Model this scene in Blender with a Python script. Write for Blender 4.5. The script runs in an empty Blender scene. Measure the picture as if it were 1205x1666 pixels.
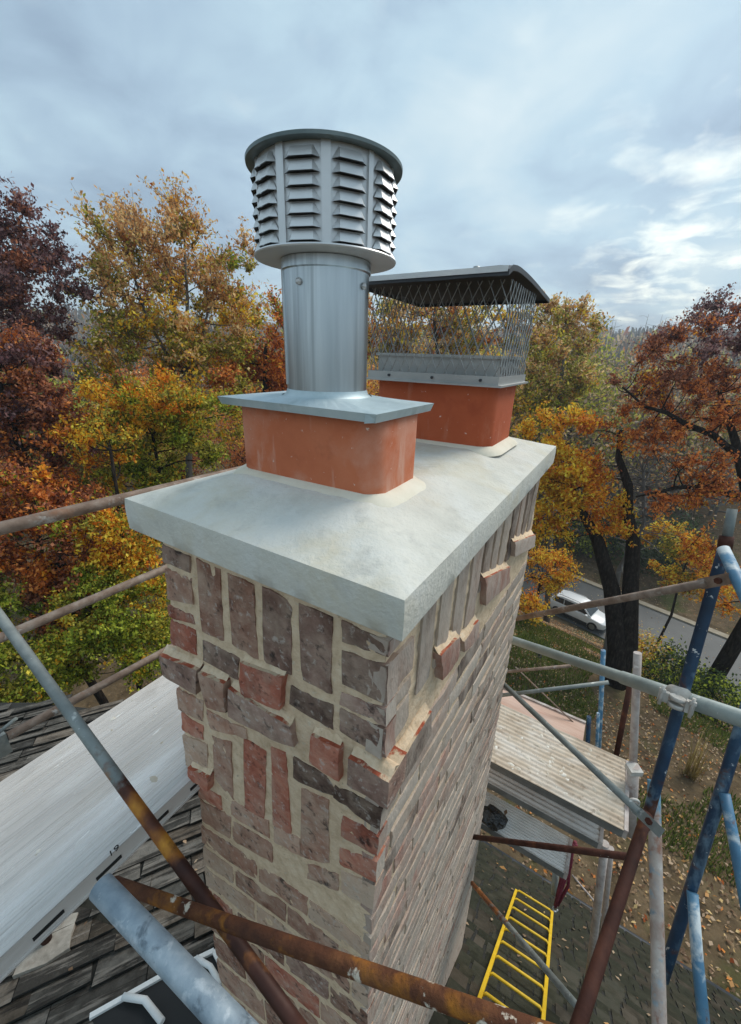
import bpy, math, random
import numpy as np
from mathutils import Vector, Matrix, noise as mnoise
random.seed(7); rng = np.random.default_rng(11)
S = bpy.context.scene; COL = S.collection
# ------------------------------------------------------------------ camera
C = np.array([0.18477, -0.39225, 0.28758])
RM = np.array([[0.8472727577635905, 0.5303473701883226, 0.029334977177600637],
               [0.21486389582452545, -0.29170748473808616, -0.9320623635888785],
               [-0.485759590973547, 0.7960140766859023, -0.36110830715347327]])   # right, down, forward
F = 651.824; P0 = (602.5, 830.0)
cam = bpy.data.cameras.new('camera'); co = bpy.data.objects.new('camera', cam); COL.objects.link(co)
cam.sensor_fit = 'HORIZONTAL'; cam.sensor_width = 36.0; cam.lens = F / 1205 * 36.0
cam.shift_y = -3.0 / 1205; cam.clip_start = 0.05; cam.clip_end = 3000
M4 = Matrix.Identity(4)
for i in range(3):
    M4[i][0] = RM[0][i]; M4[i][1] = -RM[1][i]; M4[i][2] = -RM[2][i]; M4[i][3] = C[i]
co.matrix_world = M4; S.camera = co

def ray(x, y): return np.array([(x - P0[0]) / F, (y - P0[1]) / F, 1.0]) @ RM
def W(x, y, d): return C + d * ray(x, y)                  # photo point at a given depth
def on(x, y, ax, v):                                      # photo point on a plane of the place
    r = ray(x, y); return C + r * (v - C[ax]) / r[ax]
def onp(x, y, P, n):
    r = ray(x, y); return C + r * ((P - C) @ n) / (r @ n)

# ------------------------------------------------------------------ sky and sun
SUN_EL, SUN_AZ = math.radians(47), math.radians(22)       # azimuth from +Y towards +X
world = bpy.data.worlds.new('World'); S.world = world; world.use_nodes = True
nt = world.node_tree; N = nt.nodes; L = nt.links
for n in list(N): N.remove(n)
def nd(t, **k):
    n = N.new(t)
    for a, b in k.items(): setattr(n, a, b)
    return n
wo = nd('ShaderNodeOutputWorld'); bg = nd('ShaderNodeBackground'); bg2 = nd('ShaderNodeBackground'); mx = nd('ShaderNodeMixShader')
sky = nd('ShaderNodeTexSky'); sky.sky_type = 'NISHITA'; sky.sun_disc = False
sky.sun_elevation = SUN_EL; sky.sun_rotation = SUN_AZ
bg.inputs[1].default_value = 0.085
L.new(sky.outputs[0], bg.inputs[0])
tc = nd('ShaderNodeTexCoord'); sep = nd('ShaderNodeSeparateXYZ'); L.new(tc.outputs['Generated'], sep.inputs[0])
def math_(op, a, b=None, clamp=False):
    n = nd('ShaderNodeMath'); n.operation = op; n.use_clamp = clamp
    for i, v in enumerate((a, b)):
        if v is None: continue
        if isinstance(v, (int, float)): n.inputs[i].default_value = v
        else: L.new(v, n.inputs[i])
    return n.outputs[0]
zz = math_('ADD', math_('MAXIMUM', sep.outputs[2], 0.0), 0.22)
cmb = nd('ShaderNodeCombineXYZ')
L.new(math_('DIVIDE', sep.outputs[0], zz), cmb.inputs[0]); L.new(math_('DIVIDE', sep.outputs[1], zz), cmb.inputs[1])
def wnoise(scale, detail, rough, dist, off):
    mp = nd('ShaderNodeMapping'); mp.inputs['Location'].default_value = off
    L.new(cmb.outputs[0], mp.inputs[0])
    n = nd('ShaderNodeTexNoise'); n.inputs['Scale'].default_value = scale; n.inputs['Detail'].default_value = detail
    n.inputs['Roughness'].default_value = rough; n.inputs['Distortion'].default_value = dist
    L.new(mp.outputs[0], n.inputs['Vector']); return n.outputs[0]
def wramp(fac, stops):
    r = nd('ShaderNodeValToRGB'); e = r.color_ramp.elements
    while len(e) < len(stops): e.new(0.5)
    for el, (p, c) in zip(e, stops): el.position = p; el.color = (*c, 1)
    L.new(fac, r.inputs[0]); return r.outputs[0]
n1 = wnoise(0.85, 4, 0.52, 0.35, (3.1, 0.4, 0)); n2 = wnoise(2.6, 5, 0.58, 0.5, (7.7, 2.3, 0))
mixn = math_('ADD', math_('MULTIPLY', n1, 0.68), math_('MULTIPLY', n2, 0.32))
cloud = wramp(mixn, [(0.37, (0.245, 0.335, 0.43)), (0.45, (0.325, 0.44, 0.54)), (0.52, (0.41, 0.55, 0.63)), (0.60, (0.52, 0.635, 0.675)), (0.70, (0.66, 0.735, 0.74))])
# thin gaps in the cloud near the sun's azimuth let the light through
sv = ray(1105, 435); sv = sv / np.linalg.norm(sv)
dt = nd('ShaderNodeVectorMath'); dt.operation = 'DOT_PRODUCT'; L.new(tc.outputs['Generated'], dt.inputs[0]); dt.inputs[1].default_value = tuple(sv)
near = math_('POWER', math_('MAXIMUM', dt.outputs['Value'], 0.0), 48.0)
n3 = wnoise(5.2, 5, 0.55, 0.3, (2.4, 8.3, 0))
gap = wramp(math_('ADD', n3, math_('MULTIPLY', near, 0.17)), [(0.60, (0, 0, 0)), (0.84, (1, 1, 1))])
gm = nd('ShaderNodeMix'); gm.data_type = 'RGBA'
L.new(math_('MULTIPLY', gap, math_('ADD', math_('MULTIPLY', near, 0.7), 0.1)), gm.inputs[0]); L.new(cloud, gm.inputs[6]); gm.inputs[7].default_value = (1.30, 1.28, 1.06, 1)
L.new(gm.outputs[2], bg2.inputs[0]); bg2.inputs[1].default_value = 0.74
mx.inputs[0].default_value = 0.88
L.new(bg.outputs[0], mx.inputs[1]); L.new(bg2.outputs[0], mx.inputs[2]); L.new(mx.outputs[0], wo.inputs[0])
sl = bpy.data.lights.new('sun', 'SUN'); sl.energy = 1.5; sl.angle = math.radians(28); sl.color = (1.0, 0.93, 0.83)
so = bpy.data.objects.new('sun', sl); COL.objects.link(so)
sd = Vector((math.sin(SUN_AZ) * math.cos(SUN_EL), math.cos(SUN_AZ) * math.cos(SUN_EL), math.sin(SUN_EL)))
so.rotation_euler = sd.to_track_quat('Z', 'Y').to_euler()
S.view_settings.view_transform = 'Standard'; S.view_settings.look = 'None'
S.view_settings.exposure = 0.92; S.view_settings.gamma = 1; S.view_settings.use_curve_mapping = False
S.cycles.max_bounces = 6; S.cycles.transparent_max_bounces = 8; S.cycles.use_denoising = True

# ------------------------------------------------------------------ materials
def material(name, ramp, scale=6, detail=6, rough=0.8, metal=0.0, bump=0.3, bscale=60, bdist=0.004, stretch=(1, 1, 1),
             layers=(), spec=0.4, rand=0.0, isl=0.0, rrough=0.0, bstretch=None, trans=0.0, bdetail=6):
    m = bpy.data.materials.new(name); m.use_nodes = True; t = m.node_tree; n, l = t.nodes, t.links
    b = n['Principled BSDF']
    tc = n.new('ShaderNodeTexCoord'); oi = n.new('ShaderNodeObjectInfo')
    add = n.new('ShaderNodeVectorMath'); add.operation = 'ADD'
    sc = n.new('ShaderNodeVectorMath'); sc.operation = 'SCALE'; sc.inputs[0].default_value = (37.0, 17.0, 53.0)
    l.new(oi.outputs['Random'], sc.inputs['Scale']); l.new(tc.outputs['Object'], add.inputs[0])
    if rand: l.new(sc.outputs[0], add.inputs[1])
    mp = n.new('ShaderNodeMapping'); mp.inputs['Scale'].default_value = stretch; l.new(add.outputs[0], mp.inputs[0])
    def tn(s, d=6, r=0.6, dist=0.0, vec=None, off=0.0):
        x = n.new('ShaderNodeTexNoise'); x.noise_dimensions = '4D'; x.inputs['W'].default_value = off
        x.inputs['Scale'].default_value = s; x.inputs['Detail'].default_value = d; x.inputs['Roughness'].default_value = r
        x.inputs['Distortion'].default_value = dist; l.new(vec or mp.outputs[0], x.inputs['Vector']); return x.outputs[0]
    def rampn(fac, stops):
        r = n.new('ShaderNodeValToRGB'); e = r.color_ramp.elements
        while len(e) < len(stops): e.new(0.5)
        for el, (p, c) in zip(e, stops): el.position = p; el.color = (*c, 1)
        l.new(fac, r.inputs[0]); return r.outputs[0]
    def ma(op, a, c):
        x = n.new('ShaderNodeMath'); x.operation = op
        for i, v in enumerate((a, c)):
            if isinstance(v, (int, float)): x.inputs[i].default_value = v
            else: l.new(v, x.inputs[i])
        return x.outputs[0]
    fac = tn(scale, detail)
    if rand: fac = ma('ADD', fac, ma('MULTIPLY', ma('SUBTRACT', oi.outputs['Random'], 0.5), rand))
    if isl:
        g = n.new('ShaderNodeNewGeometry'); fac = ma('ADD', fac, ma('MULTIPLY', ma('SUBTRACT', g.outputs['Random Per Island'], 0.5), isl))
    k = len(ramp)
    col = rampn(fac, [(0.28 + 0.44 * i / max(1, k - 1), c) for i, c in enumerate(ramp)])
    for j, ly in enumerate(layers):                       # (colour, scale, low, high, amount[, stretch])
        v = None
        if len(ly) > 5:
            m2 = n.new('ShaderNodeMapping'); m2.inputs['Scale'].default_value = ly[5][:3]; l.new(add.outputs[0], m2.inputs[0]); v = m2.outputs[0]
            if len(ly[5]) > 3: m2.vector_type = 'TEXTURE'; m2.inputs['Rotation'].default_value = (0, 0, ly[5][3]); m2.inputs['Scale'].default_value = tuple(1 / q for q in ly[5][:3])
        f = rampn(tn(ly[1], 5, 0.62, 0.3, v, 3.7 * (j + 1)), [(ly[2], (0, 0, 0)), (ly[3], (1, 1, 1))])
        mixc = n.new('ShaderNodeMix'); mixc.data_type = 'RGBA'
        l.new(ma('MULTIPLY', f, ly[4]), mixc.inputs[0]); l.new(col, mixc.inputs[6]); mixc.inputs[7].default_value = (*ly[0], 1)
        col = mixc.outputs[2]
    l.new(col, b.inputs['Base Color'])
    b.inputs['Roughness'].default_value = rough; b.inputs['Metallic'].default_value = metal
    b.inputs['Specular IOR Level'].default_value = spec
    if rrough:
        l.new(ma('ADD', rough - rrough / 2, ma('MULTIPLY', tn(scale * 2, 4, 0.6, 0, None, 9.0), rrough)), b.inputs['Roughness'])
    if bump:
        bp = n.new('ShaderNodeBump'); bp.inputs['Strength'].default_value = bump; bp.inputs['Distance'].default_value = bdist
        v = None
        if bstretch:
            m3 = n.new('ShaderNodeMapping'); m3.inputs['Scale'].default_value = bstretch; l.new(add.outputs[0], m3.inputs[0]); v = m3.outputs[0]
        l.new(tn(bscale, bdetail, 0.65, 0, v, 1.3), bp.inputs['Height']); l.new(bp.outputs[0], b.inputs['Normal'])
    if trans:
        o = n['Material Output']; tb = n.new('ShaderNodeBsdfTranslucent'); ms = n.new('ShaderNodeMixShader'); ms.inputs[0].default_value = trans
        l.new(col, tb.inputs[0]); l.new(b.outputs[0], ms.inputs[1]); l.new(tb.outputs[0], ms.inputs[2]); l.new(ms.outputs[0], o.inputs[0])
    return m
def wearmat(name, m0, m1):
    """first finish giving way to the second where the tube's own 'wear' attribute is high"""
    m = m0.copy(); m.name = name; t = m.node_tree; n, l = t.nodes, t.links
    b = n['Principled BSDF']; src = b.inputs['Base Color'].links[0].from_socket
    at = n.new('ShaderNodeAttribute'); at.attribute_name = 'wear'; tc = n.new('ShaderNodeTexCoord')
    def tn(s, d):
        x = n.new('ShaderNodeTexNoise'); x.inputs['Scale'].default_value = s; x.inputs['Detail'].default_value = d; l.new(tc.outputs['Object'], x.inputs['Vector']); return x
    def rmp(f, st):
        r = n.new('ShaderNodeValToRGB'); e = r.color_ramp.elements
        while len(e) < len(st): e.new(.5)
        for el, (p, c) in zip(e, st): el.position = p; el.color = (*c, 1)
        l.new(f, r.inputs[0]); return r.outputs[0]
    c1 = rmp(tn(17, 8).outputs[0], [(.32 + .38 * i / (len(m1) - 1), c) for i, c in enumerate(m1)])
    ad = n.new('ShaderNodeMath'); ad.operation = 'ADD'; l.new(tn(24, 7).outputs[0], ad.inputs[0]); l.new(at.outputs['Fac'], ad.inputs[1])
    mk = rmp(ad.outputs[0], [(.97, (0, 0, 0)), (1.0, (1, 1, 1))]); mk2 = n.new('ShaderNodeMapRange'); l.new(ad.outputs[0], mk2.inputs[0]); mk2.inputs[1].default_value = .93; mk2.inputs[2].default_value = 1.05
    mx_ = n.new('ShaderNodeMix'); mx_.data_type = 'RGBA'; l.new(mk2.outputs[0], mx_.inputs[0]); l.new(src, mx_.inputs[6]); l.new(c1, mx_.inputs[7]); mk3 = n.new('ShaderNodeMapRange'); l.new(ad.outputs[0], mk3.inputs[0]); mk3.inputs[1].default_value = 1.36; mk3.inputs[2].default_value = 1.5
    my_ = n.new('ShaderNodeMix'); my_.data_type = 'RGBA'; l.new(mk3.outputs[0], my_.inputs[0]); l.new(mx_.outputs[2], my_.inputs[6]); l.new(rmp(tn(19, 7).outputs[0], [(.3, (.028, .010, .008)), (.55, (.06, .021, .014)), (.75, (.11, .04, .025))]), my_.inputs[7])
    l.new(my_.outputs[2], b.inputs['Base Color'])
    return m
DUST = (0.58, 0.455, 0.355)
def brickmat(name, a, b_, c, smear, white=0.5):
    return material(name, (a, b_, c), 24, 9, 0.9, 0, 1.0, 80, 0.006, rand=0.35, spec=0.2,
                    layers=[(DUST, 14, 0.50 - smear * 0.25, 0.72 - smear * 0.2, min(0.92, 0.35 + smear * 0.6)),
                            ((0.62, 0.57, 0.52), 62, 0.565, 0.65, white), ((0.02, 0.016, 0.017), 34, 0.56, 0.67, 0.8)])
B_DARK = brickmat('brick_dark_burnt', (0.091, 0.057, 0.044), (0.19, 0.125, 0.098), (0.338, 0.232, 0.184), 0.12)
B_GREY = brickmat('brick_grey_purple', (0.176, 0.104, 0.081), (0.317, 0.201, 0.161), (0.479, 0.332, 0.271), 0.25)
B_BROWN = brickmat('brick_brown', (0.197, 0.098, 0.069), (0.317, 0.17, 0.121), (0.464, 0.282, 0.207), 0.32)
B_RED = brickmat('brick_red', (0.267, 0.088, 0.058), (0.422, 0.144, 0.095), (0.563, 0.238, 0.161), 0.22)
B_ORANGE = material('brick_broken_red', ((0.25, 0.06, 0.035), (0.38, 0.10, 0.055), (0.46, 0.17, 0.10)), 26, 8, 0.9, 0, 1.0, 95, 0.006, spec=0.2, layers=[((0.60, 0.49, 0.35), 17, 0.50, 0.56, 0.95), ((0.62, 0.57, 0.52), 62, 0.6, 0.68, 0.5)])
B_PINK = brickmat('brick_dusty_pink', (0.352, 0.182, 0.127), (0.464, 0.257, 0.184), (0.605, 0.389, 0.288), 0.5)
B_TAN = brickmat('brick_mortar_washed', (0.437, 0.276, 0.196), (0.563, 0.382, 0.276), (0.69, 0.502, 0.369), 0.75)
def washmat(name, a, b_, c):
    return material(name, (a, b_, c), 22, 8, 0.92, 0, 1.0, 90, 0.006, rand=0.4, spec=0.15, bstretch=(1, 1, 0.35),
                    layers=[((0.50, 0.43, 0.37), 20, 0.40, 0.62, 0.75, (1, 1.0, 0.3)), ((0.12, 0.095, 0.08), 46, 0.64, 0.74, 0.6, (1, 1, 0.22)),
                            ((0.62, 0.56, 0.51), 60, 0.6, 0.7, 0.5, (1, 1, 0.3))])
R_PINK = washmat('washed_brick_pink', (0.36, 0.25, 0.20), (0.45, 0.345, 0.285), (0.53, 0.44, 0.38))
R_BEIGE = washmat('washed_brick_beige', (0.40, 0.32, 0.255), (0.48, 0.40, 0.33), (0.55, 0.48, 0.41))
R_RED = washmat('washed_brick_red', (0.35, 0.19, 0.15), (0.42, 0.27, 0.22), (0.48, 0.37, 0.31))
R_DARK = washmat('washed_brick_dark', (0.16, 0.12, 0.10), (0.28, 0.22, 0.18), (0.42, 0.345, 0.29))
MORTAR = material('sandy_mortar', ((0.55, 0.405, 0.265), (0.72, 0.555, 0.385), (0.82, 0.67, 0.50)), 44, 10, 0.95, 0, 0.9, 120, 0.005, spec=0.15,
                  layers=[((0.30, 0.22, 0.16), 110, 0.63, 0.70, 0.55), ((0.68, 0.60, 0.48), 90, 0.58, 0.66, 0.6)])
CROWN = material('cast_cement', ((0.53, 0.525, 0.475), (0.62, 0.61, 0.55), (0.69, 0.675, 0.61)), 11, 9, 0.88, 0, 0.7, 90, 0.004, spec=0.25,
                 layers=[((0.56, 0.49, 0.34), 5, 0.48, 0.68, 0.7), ((0.66, 0.665, 0.63), 8, 0.50, 0.64, 0.7), ((0.41, 0.405, 0.375), 13, 0.57, 0.69, 0.45), ((0.25, 0.24, 0.21), 320, 0.66, 0.70, 0.6), ((0.42, 0.44, 0.42), 16, 0.58, 0.74, 0.5, (1, 1, 0.12)), ((0.30, 0.29, 0.26), 200, 0.70, 0.76, 0.5)])
CAULK = material('cream_caulk', ((0.60, 0.55, 0.43), (0.70, 0.65, 0.53), (0.76, 0.72, 0.61)), 14, 5, 0.7, 0, 0.35, 60, 0.003)
TERRA = material('terracotta', ((0.45, 0.115, 0.047), (0.545, 0.155, 0.07), (0.60, 0.20, 0.10)), 6, 6, 0.75, 0, 0.25, 120, 0.0015, spec=0.3,
                 layers=[((0.60, 0.29, 0.20), 9, 0.50, 0.68, 0.7), ((0.30, 0.075, 0.035), 14, 0.56, 0.72, 0.5), ((0.66, 0.40, 0.31), 22, 0.57, 0.68, 0.6, (1, 1, 0.22)), ((0.74, 0.66, 0.58), 70, 0.645, 0.69, 0.8)])
TERRA2 = material('terracotta_deep', ((0.38, 0.082, 0.034), (0.47, 0.108, 0.045), (0.53, 0.145, 0.066)), 5, 6, 0.78, 0, 0.2, 120, 0.0015, spec=0.25,
                  layers=[((0.52, 0.22, 0.14), 20, 0.58, 0.70, 0.5, (1, 1, 0.3)), ((0.28, 0.05, 0.022), 9, 0.54, 0.7, 0.5), ((0.74, 0.64, 0.57), 60, 0.655, 0.69, 0.8)])
GALV = material('galvanised_steel', ((0.34, 0.39, 0.42), (0.52, 0.57, 0.60), (0.70, 0.74, 0.76)), 16, 7, 0.33, 0.88, 0.05, 30, 0.002, rrough=0.16,
                stretch=(1, 1, 0.06), layers=[((0.10, 0.115, 0.13), 14, 0.47, 0.62, 0.85, (1, 1, 0.03)), ((0.72, 0.75, 0.77), 22, 0.58, 0.70, 0.6, (1, 1, 0.04)), ((0.80, 0.82, 0.84), 30, 0.66, 0.74, 0.5, (1, 1, 0.3))])  # dark and bright vertical bands paint reflections of the surroundings into the steel
GALVP = material('galvanised_flat_sheet', ((0.33, 0.42, 0.46), (0.46, 0.56, 0.60), (0.60, 0.68, 0.71)), 9, 7, 0.55, 0.5, 0.1, 25, 0.002, rrough=0.2,
                 layers=[((0.20, 0.27, 0.27), 14, 0.56, 0.72, 0.5), ((0.72, 0.78, 0.8), 20, 0.6, 0.75, 0.5)])
STEEL = material('stainless_louver_sheet', ((0.58, 0.59, 0.60), (0.66, 0.67, 0.68), (0.74, 0.75, 0.76)), 7, 4, 0.42, 0.55, 0.05, 20, 0.002, rrough=0.1)
LIDM = material('weathered_lid_metal', ((0.10, 0.135, 0.135), (0.17, 0.21, 0.215), (0.26, 0.30, 0.30)), 10, 6, 0.5, 0.7, 0.1, 30, 0.002)
DARKM = material('dark_cap_metal', ((0.032, 0.035, 0.042), (0.05, 0.054, 0.062), (0.08, 0.084, 0.094)), 5, 5, 0.55, 0.4, 0.06, 20, 0.003)
MESHM = material('grey_mesh_wire', ((0.26, 0.265, 0.265), (0.34, 0.345, 0.34), (0.42, 0.42, 0.41)), 12, 4, 0.5, 0.6, 0.0)
FLANGE = material('cap_flange_grey', ((0.36, 0.37, 0.365), (0.43, 0.44, 0.43), (0.5, 0.5, 0.49)), 9, 5, 0.5, 0.5, 0.08, 40, 0.002)
LIP = material('bright_cap_lip', ((0.55, 0.56, 0.57), (0.64, 0.65, 0.66), (0.72, 0.73, 0.73)), 8, 4, 0.45, 0.5, 0.0)
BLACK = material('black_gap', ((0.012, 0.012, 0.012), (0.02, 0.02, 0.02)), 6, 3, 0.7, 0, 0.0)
ALU = material('dusty_aluminium_deck', ((0.53, 0.495, 0.465), (0.63, 0.595, 0.565), (0.73, 0.695, 0.665)), 5, 8, 0.62, 0.15, 0.25, 60, 0.002, stretch=(1, 0.2, 1),
               layers=[((0.40, 0.385, 0.37), 14, 0.50, 0.66, 0.65, (9, 0.10, 1)), ((0.47, 0.44, 0.42), 9, 0.55, 0.72, 0.6, (3, 0.4, 1)), ((0.80, 0.79, 0.78), 9, 0.52, 0.68, 0.7), ((0.50, 0.43, 0.35), 3.2, 0.54, 0.70, 0.7), ((0.40, 0.37, 0.34), 24, 0.60, 0.70, 0.6), ((0.85, 0.84, 0.81), 60, 0.66, 0.70, 0.9), ((0.25, 0.24, 0.22), 90, 0.71, 0.76, 0.5)])
ALUT = material('tan_stained_deck', ((0.38, 0.30, 0.225), (0.49, 0.41, 0.32), (0.59, 0.52, 0.44)), 6, 8, 0.75, 0.05, 0.4, 120, 0.003,
                layers=[((0.60, 0.56, 0.51), 3.5, 0.50, 0.66, 0.8, (1, 2, 1)), ((0.30, 0.22, 0.155), 9, 0.52, 0.66, 0.6, (.5, 2, 1)), ((0.20, 0.145, 0.10), 30, 0.56, 0.66, 0.7), ((0.72, 0.68, 0.62), 70, 0.67, 0.73, 0.7)])
ALUW = material('whitened_deck', ((0.58, 0.55, 0.52), (0.69, 0.66, 0.63), (0.78, 0.76, 0.74)), 8, 7, 0.7, 0.05, 0.3, 90, 0.002,
                layers=[((0.30, 0.25, 0.21), 20, 0.6, 0.72, 0.5), ((0.46, 0.37, 0.29), 6, 0.56, 0.72, 0.5)])
RAILD = material('dull_grey_rail', ((0.10, 0.10, 0.095), (0.15, 0.148, 0.14), (0.21, 0.205, 0.195)), 12, 6, 0.7, 0.1, 0.2, 60, 0.002)
PLYW = material('pink_plywood', ((0.46, 0.29, 0.22), (0.55, 0.37, 0.29), (0.62, 0.45, 0.37)), 10, 6, 0.85, 0, 0.2, 60, 0.002, stretch=(0.3, 2, 1),
                layers=[((0.55, 0.22, 0.14), 8, 0.58, 0.72, 0.5, (0.3, 3, 1)), ((0.62, 0.56, 0.48), 6, 0.56, 0.74, 0.6)])
TUBEBROWN = material('scaffold_tube_brown_rust', ((0.13, 0.08, 0.056), (0.24, 0.17, 0.13), (0.38, 0.31, 0.26)), 22, 7, 0.7, 0.15, 0.35, 90, 0.002,
                     layers=[((0.52, 0.50, 0.47), 22, 0.60, 0.70, 0.75), ((0.30, 0.12, 0.05), 14, 0.58, 0.72, 0.6)])
TUBEGREY = material('scaffold_tube_grey', ((0.12, 0.14, 0.135), (0.20, 0.22, 0.215), (0.31, 0.335, 0.32)), 14, 7, 0.6, 0.25, 0.25, 80, 0.0015,
                    layers=[((0.60, 0.61, 0.58), 40, 0.62, 0.70, 0.8), ((0.15, 0.12, 0.10), 18, 0.62, 0.75, 0.5)])
TUBERUST = material('rust_bright', ((0.13, 0.045, 0.02), (0.28, 0.095, 0.03), (0.52, 0.21, 0.03)), 15, 8, 0.85, 0, 0.7, 110, 0.003, spec=0.2,
                    layers=[((0.62, 0.29, 0.03), 12, 0.55, 0.66, 0.85), ((0.55, 0.52, 0.46), 45, 0.67, 0.71, 0.85), ((0.06, 0.022, 0.015), 18, 0.56, 0.72, 0.6)])
TUBEDRUST = material('rust_dark', ((0.032, 0.011, 0.008), (0.06, 0.02, 0.013), (0.11, 0.04, 0.024)), 16, 7, 0.75, 0, 0.5, 110, 0.002, spec=0.3,
                     layers=[((0.60, 0.54, 0.45), 30, 0.70, 0.735, 0.9), ((0.25, 0.09, 0.03), 12, 0.58, 0.72, 0.6)])
BARRUST = material('rust_crusted', ((0.055, 0.024, 0.016), (0.11, 0.043, 0.022), (0.20, 0.085, 0.035)), 22, 9, 0.85, 0, 1.0, 90, 0.005, spec=0.2,
                   layers=[((0.42, 0.165, 0.022), 11, 0.53, 0.66, 0.85), ((0.62, 0.55, 0.45), 22, 0.61, 0.64, 0.95), ((0.05, 0.02, 0.014), 20, 0.58, 0.7, 0.6)])
GALVT = material('galvanised_tube', ((0.17, 0.225, 0.28), (0.28, 0.345, 0.40), (0.42, 0.48, 0.53)), 26, 8, 0.6, 0.2, 0.4, 60, 0.003,
                 layers=[((0.08, 0.11, 0.14), 22, 0.55, 0.63, 0.8), ((0.58, 0.63, 0.67), 36, 0.55, 0.65, 0.6)])
PALEGREY = material('pale_painted_tube', ((0.25, 0.295, 0.29), (0.35, 0.40, 0.385), (0.47, 0.52, 0.50)), 10, 6, 0.55, 0.1, 0.2, 80, 0.0015,
                    layers=[((0.22, 0.25, 0.25), 20, 0.62, 0.74, 0.5), ((0.70, 0.72, 0.69), 40, 0.64, 0.7, 0.6)])
BLUE = material('scuffed_blue_paint', ((0.008, 0.021, 0.045), (0.013, 0.040, 0.085), (0.028, 0.08, 0.15)), 9, 6, 0.5, 0, 0.3, 70, 0.0015,
                layers=[((0.20, 0.31, 0.40), 13, 0.51, 0.64, 0.7, (1, 1, 0.4)), ((0.10, 0.04, 0.025), 12, 0.56, 0.64, 0.85), ((0.66, 0.68, 0.68), 46, 0.63, 0.67, 0.9)])
LBLUE = material('light_blue_paint', ((0.045, 0.13, 0.23), (0.09, 0.22, 0.35), (0.20, 0.35, 0.47)), 8, 6, 0.5, 0, 0.3, 70, 0.002,
                 layers=[((0.58, 0.63, 0.64), 10, 0.52, 0.60, 0.85), ((0.16, 0.075, 0.045), 22, 0.60, 0.68, 0.7)])
FLAKED = material('flaked_white_and_rust_paint', ((0.30, 0.20, 0.16), (0.44, 0.37, 0.33), (0.58, 0.54, 0.50)), 16, 7, 0.75, 0, 0.5, 70, 0.003,
                  layers=[((0.25, 0.33, 0.42), 10, 0.55, 0.64, 0.8), ((0.28, 0.11, 0.06), 16, 0.58, 0.66, 0.75), ((0.70, 0.67, 0.62), 24, 0.60, 0.68, 0.7)])
WHITEP = material('splashed_white_brown_tube', ((0.30, 0.24, 0.21), (0.42, 0.36, 0.33), (0.54, 0.49, 0.46)), 16, 7, 0.7, 0, 0.4, 70, 0.003,
                  layers=[((0.22, 0.13, 0.11), 14, 0.57, 0.68, 0.7), ((0.70, 0.66, 0.63), 24, 0.60, 0.68, 0.7)])
CLAMPM = material('mortar_splashed_clamp', ((0.36, 0.34, 0.31), (0.48, 0.46, 0.43), (0.60, 0.58, 0.54)), 30, 6, 0.75, 0.1, 0.5, 90, 0.002)
YELLOW = material('yellow_enamel', ((0.60, 0.36, 0.015), (0.72, 0.46, 0.02), (0.80, 0.54, 0.05)), 10, 5, 0.5, 0, 0.1, 60, 0.001, layers=[((0.30, 0.2, 0.06), 24, 0.66, 0.74, 0.6)])
SHINGLE = [material('weathered_shingle_%s' % k, r, 16, 8, 0.95, 0, 1.0, 70, 0.012, rand=0.5, spec=0.1, bstretch=(1, 1, 1),
                    layers=[((0.022, 0.02, 0.018), 26, 0.50, 0.60, 0.85, (.09, 1, 1, .988)), ((0.30, 0.27, 0.235), 40, 0.54, 0.66, 0.65, (.12, 1, 1, .988)), ((0.02, 0.018, 0.016), 9, 0.56, 0.7, 0.6)])
           for k, r in (('grey', ((0.055, 0.05, 0.044), (0.10, 0.093, 0.082), (0.17, 0.158, 0.14))), ('brown', ((0.062, 0.05, 0.038), (0.115, 0.094, 0.074), (0.185, 0.156, 0.127))),
                        ('dark', ((0.034, 0.033, 0.03), (0.065, 0.062, 0.056), (0.115, 0.11, 0.098))))]
SHGREEN = [material('mossy_shingle_%s' % k, r, 9, 8, 0.95, 0, 0.7, 120, 0.006, rand=0.4, spec=0.1,
                    layers=[((0.02, 0.02, 0.016), 26, 0.60, 0.70, 0.6), ((0.15, 0.135, 0.10), 60, 0.64, 0.72, 0.5)])
           for k, r in (('dark', ((0.026, 0.027, 0.019), (0.040, 0.041, 0.029), (0.062, 0.060, 0.046))), ('olive', ((0.029, 0.029, 0.020), (0.046, 0.044, 0.031), (0.07, 0.065, 0.05))),
                        ('brown', ((0.036, 0.031, 0.023), (0.057, 0.049, 0.037), (0.085, 0.073, 0.057))))]
UNDER = material('underlay_and_shadow_edge', ((0.018, 0.018, 0.016), (0.03, 0.03, 0.027)), 20, 5, 0.95, 0, 0.3, 80, 0.003)
BARK = material('dark_backlit_bark', ((0.007, 0.006, 0.005), (0.022, 0.017, 0.014), (0.06, 0.049, 0.041)), 14, 8, 0.95, 0, 1.0, 16, 0.06, stretch=(1, 1, 0.25), spec=0.05)  # darkness of backlit trunks is put into the bark colour
BARKG = material('grey_bark', ((0.06, 0.052, 0.044), (0.105, 0.094, 0.082), (0.16, 0.147, 0.13)), 7, 6, 0.9, 0, 0.4, 20, 0.02, stretch=(1, 1, 0.25))
TWIG = material('bare_twig_grey', ((0.10, 0.092, 0.085), (0.15, 0.14, 0.13), (0.21, 0.20, 0.19)), 1.2, 4, 0.9, 0, 0.0)
def leaf(name, a, b_, c): return material(name, (a, b_, c), 0.9, 3, 0.6, 0, 0.0, isl=0.9, spec=0.25, trans=0.42)
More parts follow.
